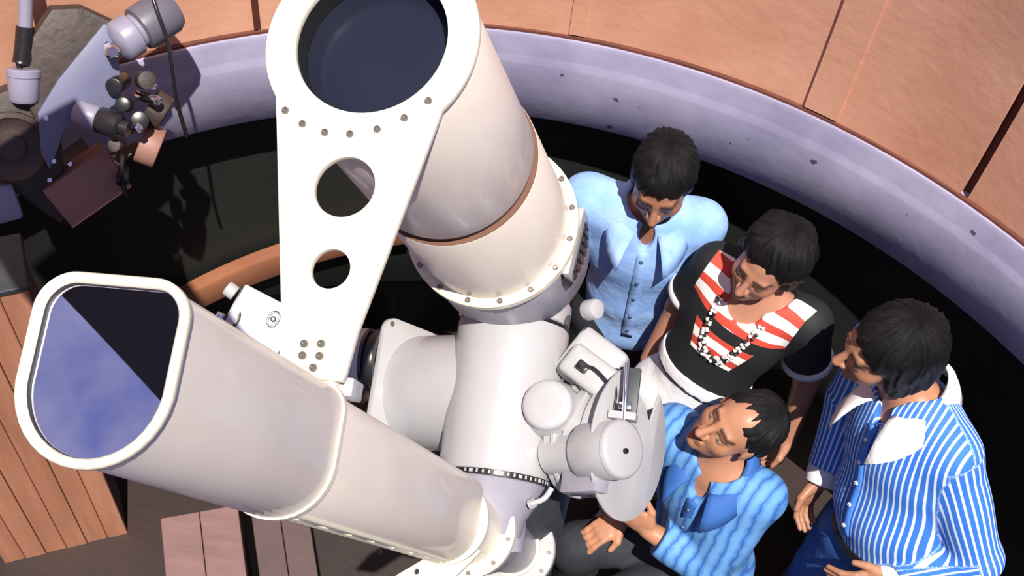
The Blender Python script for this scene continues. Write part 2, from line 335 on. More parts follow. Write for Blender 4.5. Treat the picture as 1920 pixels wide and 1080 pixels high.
# support arm below the guide tube's end
x0 = oz + A * -.86
V0 = [inv(x, y, -.88) for x, y in [(880, 1000), (745, 1080), (700, 1130), (760, 1140), (850, 1085), (900, 1035)]]
plate('support_arm', [(q, d) for d, q in V0], [circ(*(lambda dq: (dq[1], dq[0]))(inv(782, 1072, -.88)), .007, 14)], T(-.88, 0, 0), Q, D, .012, M_cream, tel, .0015)

# ------------------------------------------------------------------ mount
mt = tag(empty('telescope_mount', (T(-1.12, .3, .03)[0], T(-1.12, .3, .03)[1], 0)), 'white cast equatorial mount with cross-shaped housing, motor and gear disc behind the tubes', 'telescope mount')
AX = -1.08
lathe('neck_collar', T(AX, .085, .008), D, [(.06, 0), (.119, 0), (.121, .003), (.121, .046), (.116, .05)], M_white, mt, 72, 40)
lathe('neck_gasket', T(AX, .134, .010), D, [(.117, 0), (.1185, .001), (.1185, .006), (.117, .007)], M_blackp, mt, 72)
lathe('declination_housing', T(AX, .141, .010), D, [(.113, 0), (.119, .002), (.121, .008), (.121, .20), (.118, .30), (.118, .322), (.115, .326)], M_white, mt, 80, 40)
lathe('setting_circle', T(AX, .465, .014), D, [(.113, 0), (.1165, .001), (.1165, .012), (.113, .013)], M_blackp, mt, 80)
for k in range(28):
    t = 2 * math.pi * k / 28 * .5 + math.pi * 1.0; u = Q * math.cos(t) - A * math.sin(t)
    if k in (9, 10): continue
    frame_box('dial_tick', T(AX, .4715, .014) + u * .1165, u, D, np.cross(u, D), .0008, .0035, .002 if k % 4 else .004, M_white, mt, 0)
lathe('lower_cone', T(AX, .478, .014), D, [(.110, 0), (.112, .003), (.104, .02), (.075, .075), (.07, .11), (.0, .11)], M_lav, mt, 72, 40)
# polar housing along q
DP, AP = .285, -1.10
QA = nrm(Q * .90 + A * .43); QB = np.cross(D, QA)
lathe('polar_housing', T(-1.205, DP, -.215), QA, [(.10, 0), (.128, 0), (.130, .01), (.130, .17), (.127, .21), (.120, .25), (.105, .29), (.08, .32), (.0, .335)], M_white, mt, 80, 60)
fr = [(s[0] * .0, 0) for s in [(0, 0)]]
def rsq(h, r, n=6):
    P = []
    for i, (sx, sy) in enumerate([(1, 1), (-1, 1), (-1, -1), (1, -1)]):
        for k in range(n + 1): a = math.pi / 2 * i + math.pi / 2 * k / n; P.append((sx * (h - r) + r * math.cos(a), sy * (h - r) + r * math.sin(a)))
    return P
plate('housing_flange', rsq(.142, .03), [], T(-1.205, DP, -.222), QB, D, .016, M_white, mt, .002)
for sx, sy in [(1, 1), (1, -1), (1, 0), (0, -1), (-1, 1), (-1, -1)]:
    bolt(mt, T(-1.205, DP + sy * .128, -.222) + QA * .008 + QB * (-sx * .128), QA, .0055, M_steel)
frame_box('flange_step', T(-1.205, DP - .005, -.222) - QA * .030, QA, D, QB, .022, .108, .095, M_white, mt, .004)
frame_box('flange_cap', T(-1.205, DP - .09, -.222) - QA * .034 - QB * .03, QA, D, QB, .024, .026, .07, M_lav, mt, .004)
frame_box('flange_cap', T(-1.205, DP + .082, -.222) - QA * .038 - QB * .03, QA, D, QB, .026, .026, .08, M_white, mt, .004)
lathe('clutch_ring', T(-1.12, .235, -.290), -Q, [(.05, 0), (.068, 0), (.07, .003), (.07, .014), (.06, .016), (.06, .024), (.068, .026), (.068, .034), (.05, .036)], M_blackp, mt, 64, 40)
lathe('grey_barrel', T(-1.12, .235, -.322), -Q, [(.05, 0), (.066, 0), (.068, .006), (.068, .11), (.05, .125), (.04, .25)], M_grey, mt, 64, 40)
frame_box('barrel_plate', T(-1.12, .235, -.365) + nrm(A * .95 - D * .1) * .068, Q, nrm(D * .95 + A * .1), A, .009, .008, .0015, M_blackp, mt, 0)
frame_box('barrel_mark', T(-1.12, .235, -.365) + nrm(A * .95 - D * .1) * .0698, Q, nrm(D * .95 + A * .1), A, .005, .0045, .0012, M_white, mt, 0)
# boss cap facing the camera
d, q = inv(1025, 757, -.95)
lathe('boss_cap', T(-.955, d, q), -A, [(0, -.004), (.03, -.0035), (.045, -.002), (.050, .001), (.052, .006), (.052, .02), (.055, .024), (.062, .06), (.066, .13)], M_white, mt, 64, 50)
# drive motor, right
MA = nrm(Q * .80 + A * .58 - D * .05)
d, q = inv(1172, 842, -.93); mo = T(-.93, d, q)
lathe('motor_housing', mo, -MA, [(0, 0), (.050, 0), (.056, .003), (.059, .009), (.059, .10), (.054, .108), (.046, .115), (.045, .20)], M_white, mt, 56, 45)
lathe('motor_seam', mo - MA * .012, -MA, [(.0585, 0), (.0596, .0008), (.0596, .002), (.0585, .003)], M_lav, mt, 56)
bolt(mt, mo + D * .004 + MA * .001, MA, .006, M_blackp)
# gear cover disc with a notch, seen almost edge on
GA = nrm(Q * .93 + A * .36 + D * .04); d, q = inv(1180, 832, -1.06); gc = T(-1.06, d, q) - GA * .05
gu = nrm(D - (D @ GA) * GA); gv = np.cross(GA, gu)
RG = .158
go = [(RG * math.cos(t), RG * math.sin(t)) for t in np.linspace(math.radians(-158), math.radians(142), 60)] + [(-.06, .075), (-.085, -.02), (-.1, -.05)]
plate('gear_cover', go, [circ(0, 0, .04, 30)], gc + GA * .05, gu, gv, .006, M_white, mt, .001)
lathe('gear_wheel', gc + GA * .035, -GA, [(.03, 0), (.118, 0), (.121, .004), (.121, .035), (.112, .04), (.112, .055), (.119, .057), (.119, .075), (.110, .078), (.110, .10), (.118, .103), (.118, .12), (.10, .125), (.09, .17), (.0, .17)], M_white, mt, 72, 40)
lathe('worm_ring', gc - GA * .055, -GA, [(.1, 0), (.122, 0), (.124, .002), (.124, .01), (.1, .012)], M_white, mt, 72, 40)
frame_box('motor_bracket', mo - MA * .10 + D * .05, MA, D, np.cross(MA, D), .05, .035, .02, M_lav, mt, .006)
# switch box with plug and cable, rod
d, q = inv(1108, 700, -1.02); bx = T(-1.02, d, q); e1 = nrm(Q * .82 + D * .5); e2 = np.cross(A, e1)
frame_box('switch_box', bx, e1, e2, A, .060, .036, .032, M_white, mt, .013, 3)
frame_box('switch_box_foot', bx - A * .04 - e1 * .02 + e2 * .02, e1, e2, A, .06, .06, .03, M_white, mt, .015, 3)
d, q = inv(1093, 688, -.985); pg = T(-.985, d, q); frame_box('plug', pg, e1, e2, A, .012, .010, .012, M_blackp, mt, .002)
pts = [T(-.975, *inv(x, y, -.975)) for x, y in [(1093, 688), (1112, 690), (1135, 712), (1148, 735), (1140, 762)]]
tube('cable', pts, .0035, M_blackp, mt, 8)
pts = [T(-.97, *inv(x, y, -.97)) for x, y in [(1152, 712), (1155, 740), (1150, 770)]]
tube('cable', pts, .003, M_blackp, mt, 8)
cyl('steel_rod', T(-.95, *inv(1170, 790, -.95)), T(-.95, *inv(1176, 681, -.95)), .0055, M_chrome, mt, bev=.001)
frame_box('rod_clamp', T(-.955, *inv(1172, 762, -.955)), Q, D, A, .013, .008, .009, M_chrome, mt, .002)
frame_box('rod_bracket', T(-.965, *inv(1168, 781, -.965)), Q, D, A, .028, .008, .02, M_white, mt, .002)
frame_box('rod_backplate', T(-1.0, *inv(1178, 735, -1.0)), Q, D, A, .022, .05, .006, M_dark, mt, .002)
# brackets between housing and guide tube
lathe('saddle_arm', T(-1.10, .50, .02), nrm(D * .8 + Q * .1 - A * .1), [(.075, 0), (.06, .05), (.055, .12), (0, .12)], M_lav, mt, 40, 40)
pts = [T(-1.02, *inv(x, y, -1.02)) for x, y in [(995, 945), (1020, 935), (1035, 915)]]
tube('lever', pts, .006, M_white, mt, 10)
cyl('lever_knob', T(-1.03, *inv(990, 948, -1.03)), T(-1.03, *inv(1005, 941, -1.03)), .010, M_white, mt)
# instrument box on the left end of the polar axis
bxl = T(-.99, .205, -.535); be1 = nrm(Q * .86 + D * .30 - A * .40); be2 = nrm(np.cross(A, be1)); bn = np.cross(be1, be2)
ib = frame_box('instrument_box', bxl, be1, be2, bn, .066, .058, .062, M_grey, mt, .004)
frame_box('box_side', bxl - be1 * .067 , be1, be2, bn, .003, .052, .056, M_blackp, ib, .001)
c = bxl + bn * .0625 + be1 * .022 + be2 * .018
plate('badge', [(.013 * math.cos(t), .019 * math.sin(t)) for t in np.linspace(0, 2 * math.pi, 28, endpoint=False)], [[(.009 * math.cos(t), .015 * math.sin(t)) for t in np.linspace(0, 2 * math.pi, 28, endpoint=False)]], c, be1, be2, .003, M_blackp, ib, .0005)
plate('badge_centre', circ(0, 0, .006, 16), [], c, be1, be2, .003, M_blackp, ib, .0005)
plate('slot_mark', [(.010 * math.cos(t) - .004, .022 * math.sin(t)) for t in np.linspace(-1.4, 1.4, 14)], [], bxl + bn * .0622 - be1 * .045 - be2 * .022, be1, be2, .002, M_blackp, ib, .0004)
cyl('box_knob', bxl - be1 * .07 - be2 * .03 + bn * .03, bxl - be1 * .092 - be2 * .03 + bn * .03, .012, M_chrome, ib)
cyl('box_knob', bxl - be1 * .075 + be2 * .03 + bn * .035, bxl - be1 * .1 + be2 * .034 + bn * .035, .017, M_white, ib)
cyl('box_knob', bxl - be1 * .03 - be2 * .058 + bn * .01, bxl - be1 * .03 - be2 * .075 + bn * .01, .008, M_chrome, ib)
frame_box('box_lug', bxl + be1 * .04 - be2 * .075 - bn * .0, be1, be2, bn, .014, .02, .02, M_white, ib, .003)
# pier
pc = T(-1.22, .33, .03)
lathe('pier', (pc[0], pc[1], 0), (0, 0, 1), [(0, 0), (.19, 0), (.19, .06), (.155, .10), (.14, pc[2] - .12), (.10, pc[2] - .03), (0, pc[2] - .02)], M_dark, mt, 48, 40)

# ------------------------------------------------------------------ drive unit on the ring, far left
du = tag(empty('dome_drive_unit', (-1.22, 1.40, 1.5)), 'dark gear motor with blue-grey bracket bolted on the lavender ring', 'machine')
NB = nrm(np.array([.45, -.75, .62])); BX = nrm(np.cross(np.array([0, 0, 1.]), NB)); BY = np.cross(BX, NB)       # BX right, BY down
DO = PD(160, 190, 2.98)
def DV(x, y, h=0): p = ONP(x, y, DO + NB * h, NB) - DO; return p @ BX, p @ BY
def DW(x, y, h=0): return ONP(x, y, DO + NB * h, NB)
M_casting = mat('dark_casting', (.026, .018, .017), .6, col2=(.052, .034, .030), scale=12, bump=.3)  # dark red-brown casting colour, unevenly mottled
M_bracket = mat('blue_grey_bracket', (.12, .125, .21), .45, var=.12, scale=6)
M_pipe = mat('pale_conduit', (.22, .21, .29), .4, var=.1)
M_brown = mat('brown_housing', (.21, .105, .085), .55, col2=(.28, .14, .11), scale=5, bump=.1)
poly = lambda pts, h=0: [DV(x, y, h) for x, y in pts]
plate('bracket', poly([(195, 46), (215, 58), (221, 120), (224, 186), (196, 206), (150, 220), (118, 240), (104, 285), (92, 312), (78, 285), (72, 212), (110, 150)]), [], DO, BX, BY, .02, M_bracket, du, .002)
plate('gear_case', poly([(60, 80), (100, 22), (150, 20), (215, 50), (120, 170), (78, 230), (60, 190), (48, 130)], -.05), [], DO - NB * .05, BX, BY, .08, M_casting, du, .012)
plate('base_casting', poly([(5, 175), (70, 150), (100, 220), (110, 330), (170, 320), (215, 300), (110, 400), (40, 350), (-20, 330), (-40, 240)], -.08), [], DO - NB * .08, BX, BY, .09, M_casting, du, .012)
lathe('hand_wheel', DW(22, 275, -.02), NB, [(0, .02), (.03, .02), (.034, 0), (.06, -.005), (.078, 0), (.084, .008), (.084, .022), (.074, .03), (.066, .02), (.04, .012), (0, .012)], M_casting, du, 48, 40)
m0, m1 = DW(226, 78, .01), DW(300, 30, -.02)
mx = nrm(m1 - m0)
lathe('motor_collar', m0 - mx * .015, mx, [(0, 0), (.030, 0), (.046, .008), (.05, .014), (.05, .05), (.042, .055), (.042, .065)], M_pipe, du, 40, 40)
lathe('motor_body', m0 + mx * .05, mx, [(.04, 0), (.052, .004), (.054, .01), (.054, .085), (.046, .10), (.02, .104), (0, .104)], mat('motor_blue_grey', (.10, .095, .13), .45, var=.15), du, 40, 40)
lathe('motor_hub', m0 - mx * .03 + NB * .01, NB, [(0, .05), (.012, .05), (.016, .046), (.016, 0)], M_chrome, du, 24, 40)
tube('conduit', [DW(48, -60, -.02), DW(48, -10, -.02), DW(47, 58, -.02)], .016, M_pipe, du, 14)
tube('coupling', [DW(47, 50, -.02), DW(44, 90, -.02), DW(40, 118, -.02)], [.020] * 16 + [.022], M_blackp, du, 14)
for dx in (-10, 12): tube('lead', [DW(44, 70, -.005), DW(42 + dx, 100, -.01), DW(46 + dx * .8, 135, -.02)], .006, M_blackp, du, 8)
vz = nrm(DW(45, 185, -.02) - DW(44, 125, -.02))
lathe('terminal_cup', DW(44, 128, -.02), vz, [(0, 0), (.034, 0), (.038, .004), (.038, .018), (.036, .02), (.034, .07), (.028, .078), (0, .078)], M_pipe, du, 40, 40)
e0, e1_ = DW(150, 212, .02), DW(215, 234, .06); ed = nrm(e1_ - e0)
lathe('focus_sleeve', e0 - ed * .01, ed, [(.0, 0), (.026, 0), (.03, .006), (.03, .05), (.026, .055), (0, .055)], M_pipe, du, 36, 40)
lathe('focus_knob', e0 + ed * .045, ed, [(.0, 0), (.028, 0), (.031, .004), (.031, .05), (.024, .056), (.02, .056), (.02, .075), (0, .075)], M_blackp, du, 36, 40)
for x, y, h, r, L, m in [(240, 195, .03, .018, .04, M_blackp), (262, 225, .03, .022, .03, M_blackp), (232, 150, .0, .02, .05, M_blackp), (258, 178, .02, .012, .05, M_chrome), (243, 243, .05, .010, .03, M_chrome), (268, 150, .0, .022, .03, M_casting), (225, 270, .02, .016, .03, M_casting), (232, 318, .0, .015, .03, M_blackp)]:
    cyl('control_knob', DW(x, y, h - .03), DW(x, y, h - .03) + nrm(NB + BX * random.uniform(-.5, .6) + BY * random.uniform(-.3, .3)) * (L + .03), r, m, du)
frame_box('clip', DW(278, 160, .02), nrm(BX + BY * .5), nrm(BY - BX * .5), NB, .018, .008, .01, M_chrome, du, .003)
cyl('film_drum', DW(280, 195, -.03), DW(312, 215, -.02), .042, M_casting, du, bev=.006)
cyl('film_drum', DW(262, 265, -.05), DW(300, 280, -.04), .05, M_brown, du, bev=.006)
bo = DW(160, 345, -.06)
bq = nrm(BX * .95 - BY * .35); bd = np.cross(NB, bq)
frame_box('mounting_block', bo, bq, bd, NB, .085, .055, .05, M_brown, du, .004)
frame_box('block_edge', bo - bd * .055 + NB * .045, bq, bd, NB, .085, .003, .004, mat('bare_edge', (.5, .24, .12), .5), du, .001)
frame_box('wall_arm', bo - NB * .12, bq, bd, NB, .05, .05, .1, M_casting, du, .004)
for x, y in [(100, 300), (86, 220), (200, 80), (130, 305), (92, 335)]: bolt(du, DW(x, y, .0) + NB * .011, NB, .006, M_chrome)
tube('cable', [DW(278, -30, .03), DW(296, 25, .05), DW(312, 70, .05), DW(322, 120, .04), DW(332, 190, .0), DW(350, 255, -.06)], .005, M_blackp, du, 8)
tube('cable', [DW(230, 290, .03), DW(228, 330, .03), DW(236, 365, -.0)], .006, M_blackp, du, 8)
frame_box('junction_box', DW(8, 375, -.05), BX, BY, NB, .03, .045, .04, M_pipe, du, .008)

# ------------------------------------------------------------------ plank cabinet, left
CZ = np.array([0, 0, 1.]); c0 = WZ(240, 1000, 0); c1 = WZ(-60, 1075, 0); fx = nrm(c1 - c0); fx[2] = 0; fx = nrm(fx); fn = np.cross(fx, CZ)
if fn @ (CAM - c0) < 0: fn = -fn
ztop = ONP(40, 545, c0, fn)[2]
cab = tag(empty('plank_cabinet', c0 - fn * .15), 'tall red-brown cabinet of upright planks standing by the wall', 'cabinet')
W_ = .40; n_ = 6
for k in range(n_):
    frame_box('plank', c0 + fx * (W_ * (k + .5) / n_) + CZ * ztop / 2 - fn * (.011 + .002 * (k % 2)), fx, fn, CZ, W_ / n_ / 2 - .0012, .011, ztop / 2, M_wood, cab, .002, 1)
frame_box('carcass', c0 + fx * W_ / 2 + CZ * ztop / 2 - fn * .088, fx, fn, CZ, W_ / 2 - .002, .065, ztop / 2 - .01, M_crate2, cab, .003, 1)
frame_box('cabinet_top', c0 + fx * W_ / 2 + CZ * (ztop + .008) - fn * .08, fx, fn, CZ, W_ / 2 + .008, .085, .01, M_dark, cab, .003, 1)

# ------------------------------------------------------------------ wall handrail, curved
hr = tag(empty('wall_handrail', (-.9, 1.72, .6)), 'curved varnished wooden handrail on the dark wall beside the plate', 'handrail')
V = []; Fc = []; n_ = 30
for i in range(n_ + 1):
    az = math.radians(127 - (127 - 100) * i / n_); zt = .50 + (.76 - .50) * (i / n_) ** .8
    for r_, z_ in ((1.95, zt), (1.905, zt), (1.90, zt - .012), (1.90, zt - .10), (1.905, zt - .112), (1.95, zt - .112)): V.append((r_ * math.cos(az), r_ * math.sin(az), z_))
for i in range(n_):
    for k in range(6): Fc.append((i * 6 + k, i * 6 + (k + 1) % 6, (i + 1) * 6 + (k + 1) % 6, (i + 1) * 6 + k))
Fc += [tuple(range(6)), tuple(n_ * 6 + k for k in range(6))]
mesh('rail', V, Fc, M_rail, hr, 30)
for az, z_ in ((122, .5), (110, .62), (102, .68)):
    a = math.radians(az); u = np.array([math.cos(a), math.sin(a), 0]); cyl('bracket', u * 1.94 + CZ * z_, u * 1.972 + CZ * z_, .012, M_steel, hr)

# ------------------------------------------------------------------ crates under the guide tube
def crate(name, label, p0, p1, p2depth, z, m, gap, nb):
    p0 = np.array([*p0[:2], 0]); p1 = np.array([*p1[:2], 0]); ex = nrm(p1 - p0); ey = np.cross(CZ, ex); L = np.linalg.norm(p1 - p0)
    if ey[1] > 0: ey = -ey
    e = tag(empty(name, p0 + ex * L / 2 + ey * p2depth / 2), label, 'crate')
    for k in range(nb): frame_box('top_board', p0 + ex * (L * (k + .5) / nb) + ey * p2depth / 2 + CZ * (z - .009), ex, ey, CZ, L / nb / 2 - gap, p2depth / 2, .009, m, e, .002, 1)
    for s, dd in ((p0 + ex * .01, 0), (p1 - ex * .01, 0)): frame_box('side_board', s + ey * p2depth / 2 + CZ * (z - .018) / 2, ex, ey, CZ, .009, p2depth / 2 - .002, (z - .018) / 2, m, e, .002, 1)
    for s in (p0 + ey * .012, p0 + ey * (p2depth - .012)): frame_box('end_board', s + ex * L / 2 + CZ * (z - .018) / 2, ex, ey, CZ, L / 2 - .02, .009, (z - .02) / 2, m, e, .002, 1)
crate('wooden_crate', 'pale mauve wooden crate on the floor under the guide tube', WZ(300, 972, .6), WZ(446, 946, .6), .42, .6, M_crate, .0012, 2)
_p1 = WZ(446, 946, .6); _p1[2] = 0; _p0 = WZ(300, 972, .6); _p0[2] = 0; _ex = nrm(_p1 - _p0)
crate('wooden_crate', 'darker low crate standing against the pale mauve crate', _p1 + _ex * .03, _p1 + _ex * .20, .40, .5, M_crate2, .0012, 2)

# ------------------------------------------------------------------ people: signed-distance bodies meshed with surface nets
def smin(a, b, k):
    h = np.clip(.5 + .5 * (b - a) / k, 0, 1); return b * (1 - h) + a * h - k * h * (1 - h)
def d_cone(p, a, b, r1, r2, cap=False):
    a = np.asarray(a, float); ba = np.asarray(b, float) - a; L2 = ba @ ba; pa = p - a; t = np.clip(pa @ ba / L2, 0, 1)
    d = np.linalg.norm(pa - t[:, None] * ba, axis=1) - (r1 + (r2 - r1) * t)
    if cap: d = np.maximum(d, (p - np.asarray(b)) @ (ba / math.sqrt(L2)))
    return d
def d_ell(p, c, R, r):
    q = (p - c) @ np.asarray(R).T; r = np.asarray(r, float); k0 = np.linalg.norm(q / r, axis=1); k1 = np.linalg.norm(q / (r * r), axis=1) + 1e-9
    return k0 * (k0 - 1) / k1
I3 = np.eye(3)
def cone(a, b, r1, r2, k=.02, cap=False, op=1): return dict(t='c', a=np.asarray(a, float), b=np.asarray(b, float), r1=r1, r2=r2, k=k, cap=cap, op=op)
def ell(c, r, R=I3, k=.02, op=1): return dict(t='e', c=np.asarray(c, float), R=np.asarray(R), r=r, k=k, op=op)
def pbox(s):
    if s['t'] == 'c': R = max(s['r1'], s['r2']); return np.minimum(s['a'], s['b']) - R, np.maximum(s['a'], s['b']) + R
    R = max(s['r']); return s['c'] - R, s['c'] + R
def sdf_eval(p, prims, cuts=(), wr=None):
    d = np.full(len(p), .5)
    for s in prims:
        lo, hi = pbox(s); mg = .06 + s['k']; m = np.all((p > lo - mg) & (p < hi + mg), axis=1); idx = np.nonzero(m)[0]
        if not len(idx): continue
        q = p[idx]; e = d_cone(q, s['a'], s['b'], s['r1'], s['r2'], s['cap']) if s['t'] == 'c' else d_ell(q, s['c'], s['R'], s['r'])
        d[idx] = smin(d[idx], e, s['k']) if s['op'] > 0 else -smin(-d[idx], e, s['k'])
    if wr is not None: d = d + wr(p)
    for pt, n in cuts: d = np.maximum(d, (p - np.asarray(pt)) @ nrm(n))
    return d
def sdf_mesh(prims, vox, cuts=(), wr=None):
    bx = [pbox(s) for s in prims if s['op'] > 0]; lo = np.min([b[0] for b in bx], 0) - .03; hi = np.max([b[1] for b in bx], 0) + .03
    c = 4; nC = np.ceil((hi - lo) / (vox * c)).astype(int) + 1; ax = [lo[i] + vox * c * (np.arange(nC[i]) + .5 - .5 / c) for i in range(3)]
    G = np.stack(np.meshgrid(*ax, indexing='ij'), -1).reshape(-1, 3); dc = sdf_eval(G, prims, cuts, wr).reshape(nC)
    act = np.abs(dc) < vox * c * 1.6
    big = np.repeat(np.repeat(np.repeat(np.where(dc > 0, .1, -.1), c, 0), c, 1), c, 2); am = np.repeat(np.repeat(np.repeat(act, c, 0), c, 1), c, 2)
    ii = np.argwhere(am); big[tuple(ii.T)] = sdf_eval(lo + ii * vox, prims, cuts, wr); g = big
    s = g < 0; n = np.array(g.shape)
    acc = np.zeros((*(n - 1), 3)); cnt = np.zeros(n - 1)
    corners = [(i, j, k) for i in (0, 1) for j in (0, 1) for k in (0, 1)]
    sl_ = lambda o: tuple(slice(o[i], n[i] - 1 + o[i]) for i in range(3))
    inside = sum(s[sl_(o)].astype(np.int8) for o in corners); cell = (inside > 0) & (inside < 8); ci = np.argwhere(cell)
    acc = np.zeros((len(ci), 3)); cnt = np.zeros(len(ci))
    for o in corners:
        for a in range(3):
            if o[a] == 0:
                o2 = list(o); o2[a] = 1; g0 = g[tuple((ci + o).T)]; g1 = g[tuple((ci + o2).T)]; m = (g0 < 0) != (g1 < 0)
                t = np.where(m, g0 / np.where(m, g0 - g1, 1), 0); pt = np.tile(np.array(o, float), (len(ci), 1)); pt[:, a] += t
                acc[m] += pt[m]; cnt[m] += 1
    V = lo + vox * (ci + acc / cnt[:, None]); ids = np.full(n - 1, -1); ids[tuple(ci.T)] = np.arange(len(ci)); Fs = []
    for a in range(3):
        b, c2 = (a + 1) % 3, (a + 2) % 3; lo_ = [slice(1, n[i] - 1) for i in range(3)]; lo_[a] = slice(0, n[a] - 1); up = list(lo_); up[a] = slice(1, n[a])
        m = s[tuple(lo_)] != s[tuple(up)]; e = np.argwhere(m); off = np.array([1, 1, 1]); off[a] = 0; e = e + off
        def sh(db, dc_): q = e.copy(); q[:, b] -= db; q[:, c2] -= dc_; return ids[tuple(q.T)]
        f = np.stack([sh(1, 1), sh(0, 1), sh(0, 0), sh(1, 0)], 1); fl = ~s[tuple(e.T)]; f[fl] = f[fl][:, ::-1]; Fs.append(f)
    return V, np.concatenate(Fs)
def npmesh(name, V, Fc, m, parent, attrs=None):
    bs = base(parent); me = bpy.data.meshes.new(name); V = V - bs
    me.vertices.add(len(V)); me.vertices.foreach_set('co', V.astype(np.float32).ravel()); me.loops.add(len(Fc) * 4); me.loops.foreach_set('vertex_index', Fc.astype(np.int32).ravel())
    me.polygons.add(len(Fc)); me.polygons.foreach_set('loop_start', np.arange(0, len(Fc) * 4, 4, dtype=np.int32)); me.polygons.foreach_set('use_smooth', np.ones(len(Fc), bool)); me.update(calc_edges=True); me.validate()
    for k, v in (attrs or {}).items():
        if v.ndim == 1: a = me.attributes.new(k, 'FLOAT', 'POINT'); a.data.foreach_set('value', v.astype(np.float32))
        else: a = me.attributes.new(k, 'FLOAT_VECTOR', 'POINT'); a.data.foreach_set('vector', v.astype(np.float32).ravel())
    return link(name, me, m, parent)
def wrinkle(amp, f, seed=0, ax=None):
    r = np.random.default_rng(seed); K = r.normal(size=(7, 3)) * f; ph = r.uniform(0, 6.28, 7)
    return lambda p: amp * sum(np.sin(p @ K[i] + ph[i] + 1.2 * np.sin(p @ K[(i + 2) % 7] * .6)) for i in range(7)) / 3

def attr_mat(name, build, rough=.7):
    if name in MATS: return MATS[name]
    m = bpy.data.materials.new(name); m.use_nodes = True; n = m.node_tree; p = n.nodes['Principled BSDF']; p.inputs['Roughness'].default_value = rough; p.inputs['Specular IOR Level'].default_value = .3
    build(n, p); MATS[name] = m; return m
def nd(n, t, **kw):
    x = n.nodes.new(t)
    for k, v in kw.items(): setattr(x, k, v)
    return x
def math_(n, op, a, b=None, c=None):
    x = nd(n, 'ShaderNodeMath', operation=op)
    for i, v in enumerate((a, b, c)):
        if v is None: continue
        if isinstance(v, (int, float)): x.inputs[i].default_value = v
        else: n.links.new(v, x.inputs[i])
    return x.outputs[0]
def mixc(n, f, a, b):
    x = nd(n, 'ShaderNodeMix', data_type='RGBA')
    if isinstance(f, (int, float)): x.inputs[0].default_value = f
    else: n.links.new(f, x.inputs[0])
    for i, v in ((6, a), (7, b)):
        if isinstance(v, tuple): x.inputs[i].default_value = (*v, 1)
        else: n.links.new(v, x.inputs[i])
    return x.outputs[2]
def skin_mat(name, col):
    def b(n, p):
        a = nd(n, 'ShaderNodeAttribute', attribute_name='tint'); sx = nd(n, 'ShaderNodeSeparateXYZ'); n.links.new(a.outputs['Vector'], sx.inputs[0])
        z = nd(n, 'ShaderNodeTexNoise'); z.inputs['Scale'].default_value = 30; t = nd(n, 'ShaderNodeTexCoord'); n.links.new(t.outputs['Object'], z.inputs['Vector'])
        c = mixc(n, z.outputs['Fac'], tuple(v * .85 for v in col), tuple(min(1, v * 1.15) for v in col))
        c = mixc(n, sx.outputs[0], c, (.02, .012, .01)); c = mixc(n, sx.outputs[1], c, (.34, .09, .07)); c = mixc(n, sx.outputs[2], c, (.7, .66, .6)); n.links.new(c, p.inputs['Base Color']); p.inputs['Roughness'].default_value = .42
        p.inputs['Subsurface Weight'].default_value = .06; p.inputs['Subsurface Radius'].default_value = (.01, .004, .002)
    return attr_mat(name, b, .45)

def frame(fwd, up):
    z = nrm(up); y = nrm(np.asarray(fwd) - np.dot(fwd, z) * z); return np.stack([np.cross(y, z), y, z])
# rows of a frame: his left, forward, up   (left = up x forward)
def head_prims(c, R, s=1.0, fem=False):
    g = lambda x, y, z: c + s * (x * R[0] + y * R[1] + z * R[2]); P = []
    E = lambda x, y, z, r, k=.02, op=1: P.append(ell(g(x, y, z), tuple(s * v for v in r), R, k, op))
    E(0, -.012, .03, (.074, .094, .084)); E(0, .03, -.025, (.060, .060, .080), .03)
    E(0, .036, -.078, (.043, .044, .036), .03); E(0, .074, -.098, (.018, .014, .014), .02)
    for x in (-1, 1):
        E(x * .04, .052, -.028, (.022, .024, .022), .025); E(x * .032, .098, .0, (.016, .016, .012), .012, -1); E(x * .031, .075, .0, (.0135, .0125, .0115), .004)
        E(x * .0765, -.006, -.008, (.007, .018, .030), .008); E(x * .012, .096, -.036, (.009, .010, .008), .006)
    P.append(cone(g(-.036, .078, .022), g(.036, .078, .022), .009 * s, .009 * s, .016))
    P.append(cone(g(0, .086, .014), g(0, .112, -.032), .007 * s, .012 * s, .010))
    P.append(cone(g(-.019, .085, -.062), g(.019, .085, -.062), .0055 * s, .0055 * s, .006)); P.append(cone(g(-.015, .084, -.072), g(.015, .084, -.072), .006 * s, .006 * s, .005))
    return P
def head_tint(V, c, R, s, brow=1.0, stubble=0., tash=0.):
    q = (V - c) @ R.T / s; x, y, z = np.abs(q[:, 0]), q[:, 1], q[:, 2]; f = (y > .05)
    bl = lambda v, w: np.clip(1 - v / w, 0, 1) ** .5
    br = bl(np.abs(z - .022 - .10 * (.03 - np.abs(x - .03))), .008 * brow) * f * (x > .010) * (x < .054)
    ey = bl(np.hypot((x - .031) / 1.9, z + .001), .0062) * f
    ir = bl(np.hypot((x - .031), z + .001), .0066) * f
    lid = bl(np.abs(z - .009), .004) * f * (np.abs(x - .031) < .02)
    lip = bl(np.hypot(x / 2.9, z + .067), .0085) * f
    mo = bl(np.abs(z + .067), .0028) * f * (x < .021)
    sb = stubble * (z < -.035) * f * np.clip((.02 + y) / .08, 0, 1) * (1 - lip)
    tm = tash * bl(np.hypot(x / 2.4, z + .050), .011) * f
    return np.stack([np.clip(np.maximum.reduce([br * .95, ir, lid * .8, mo * .7, sb, tm]), 0, 1), lip * .7, ey * (1 - ir) * .9], 1)
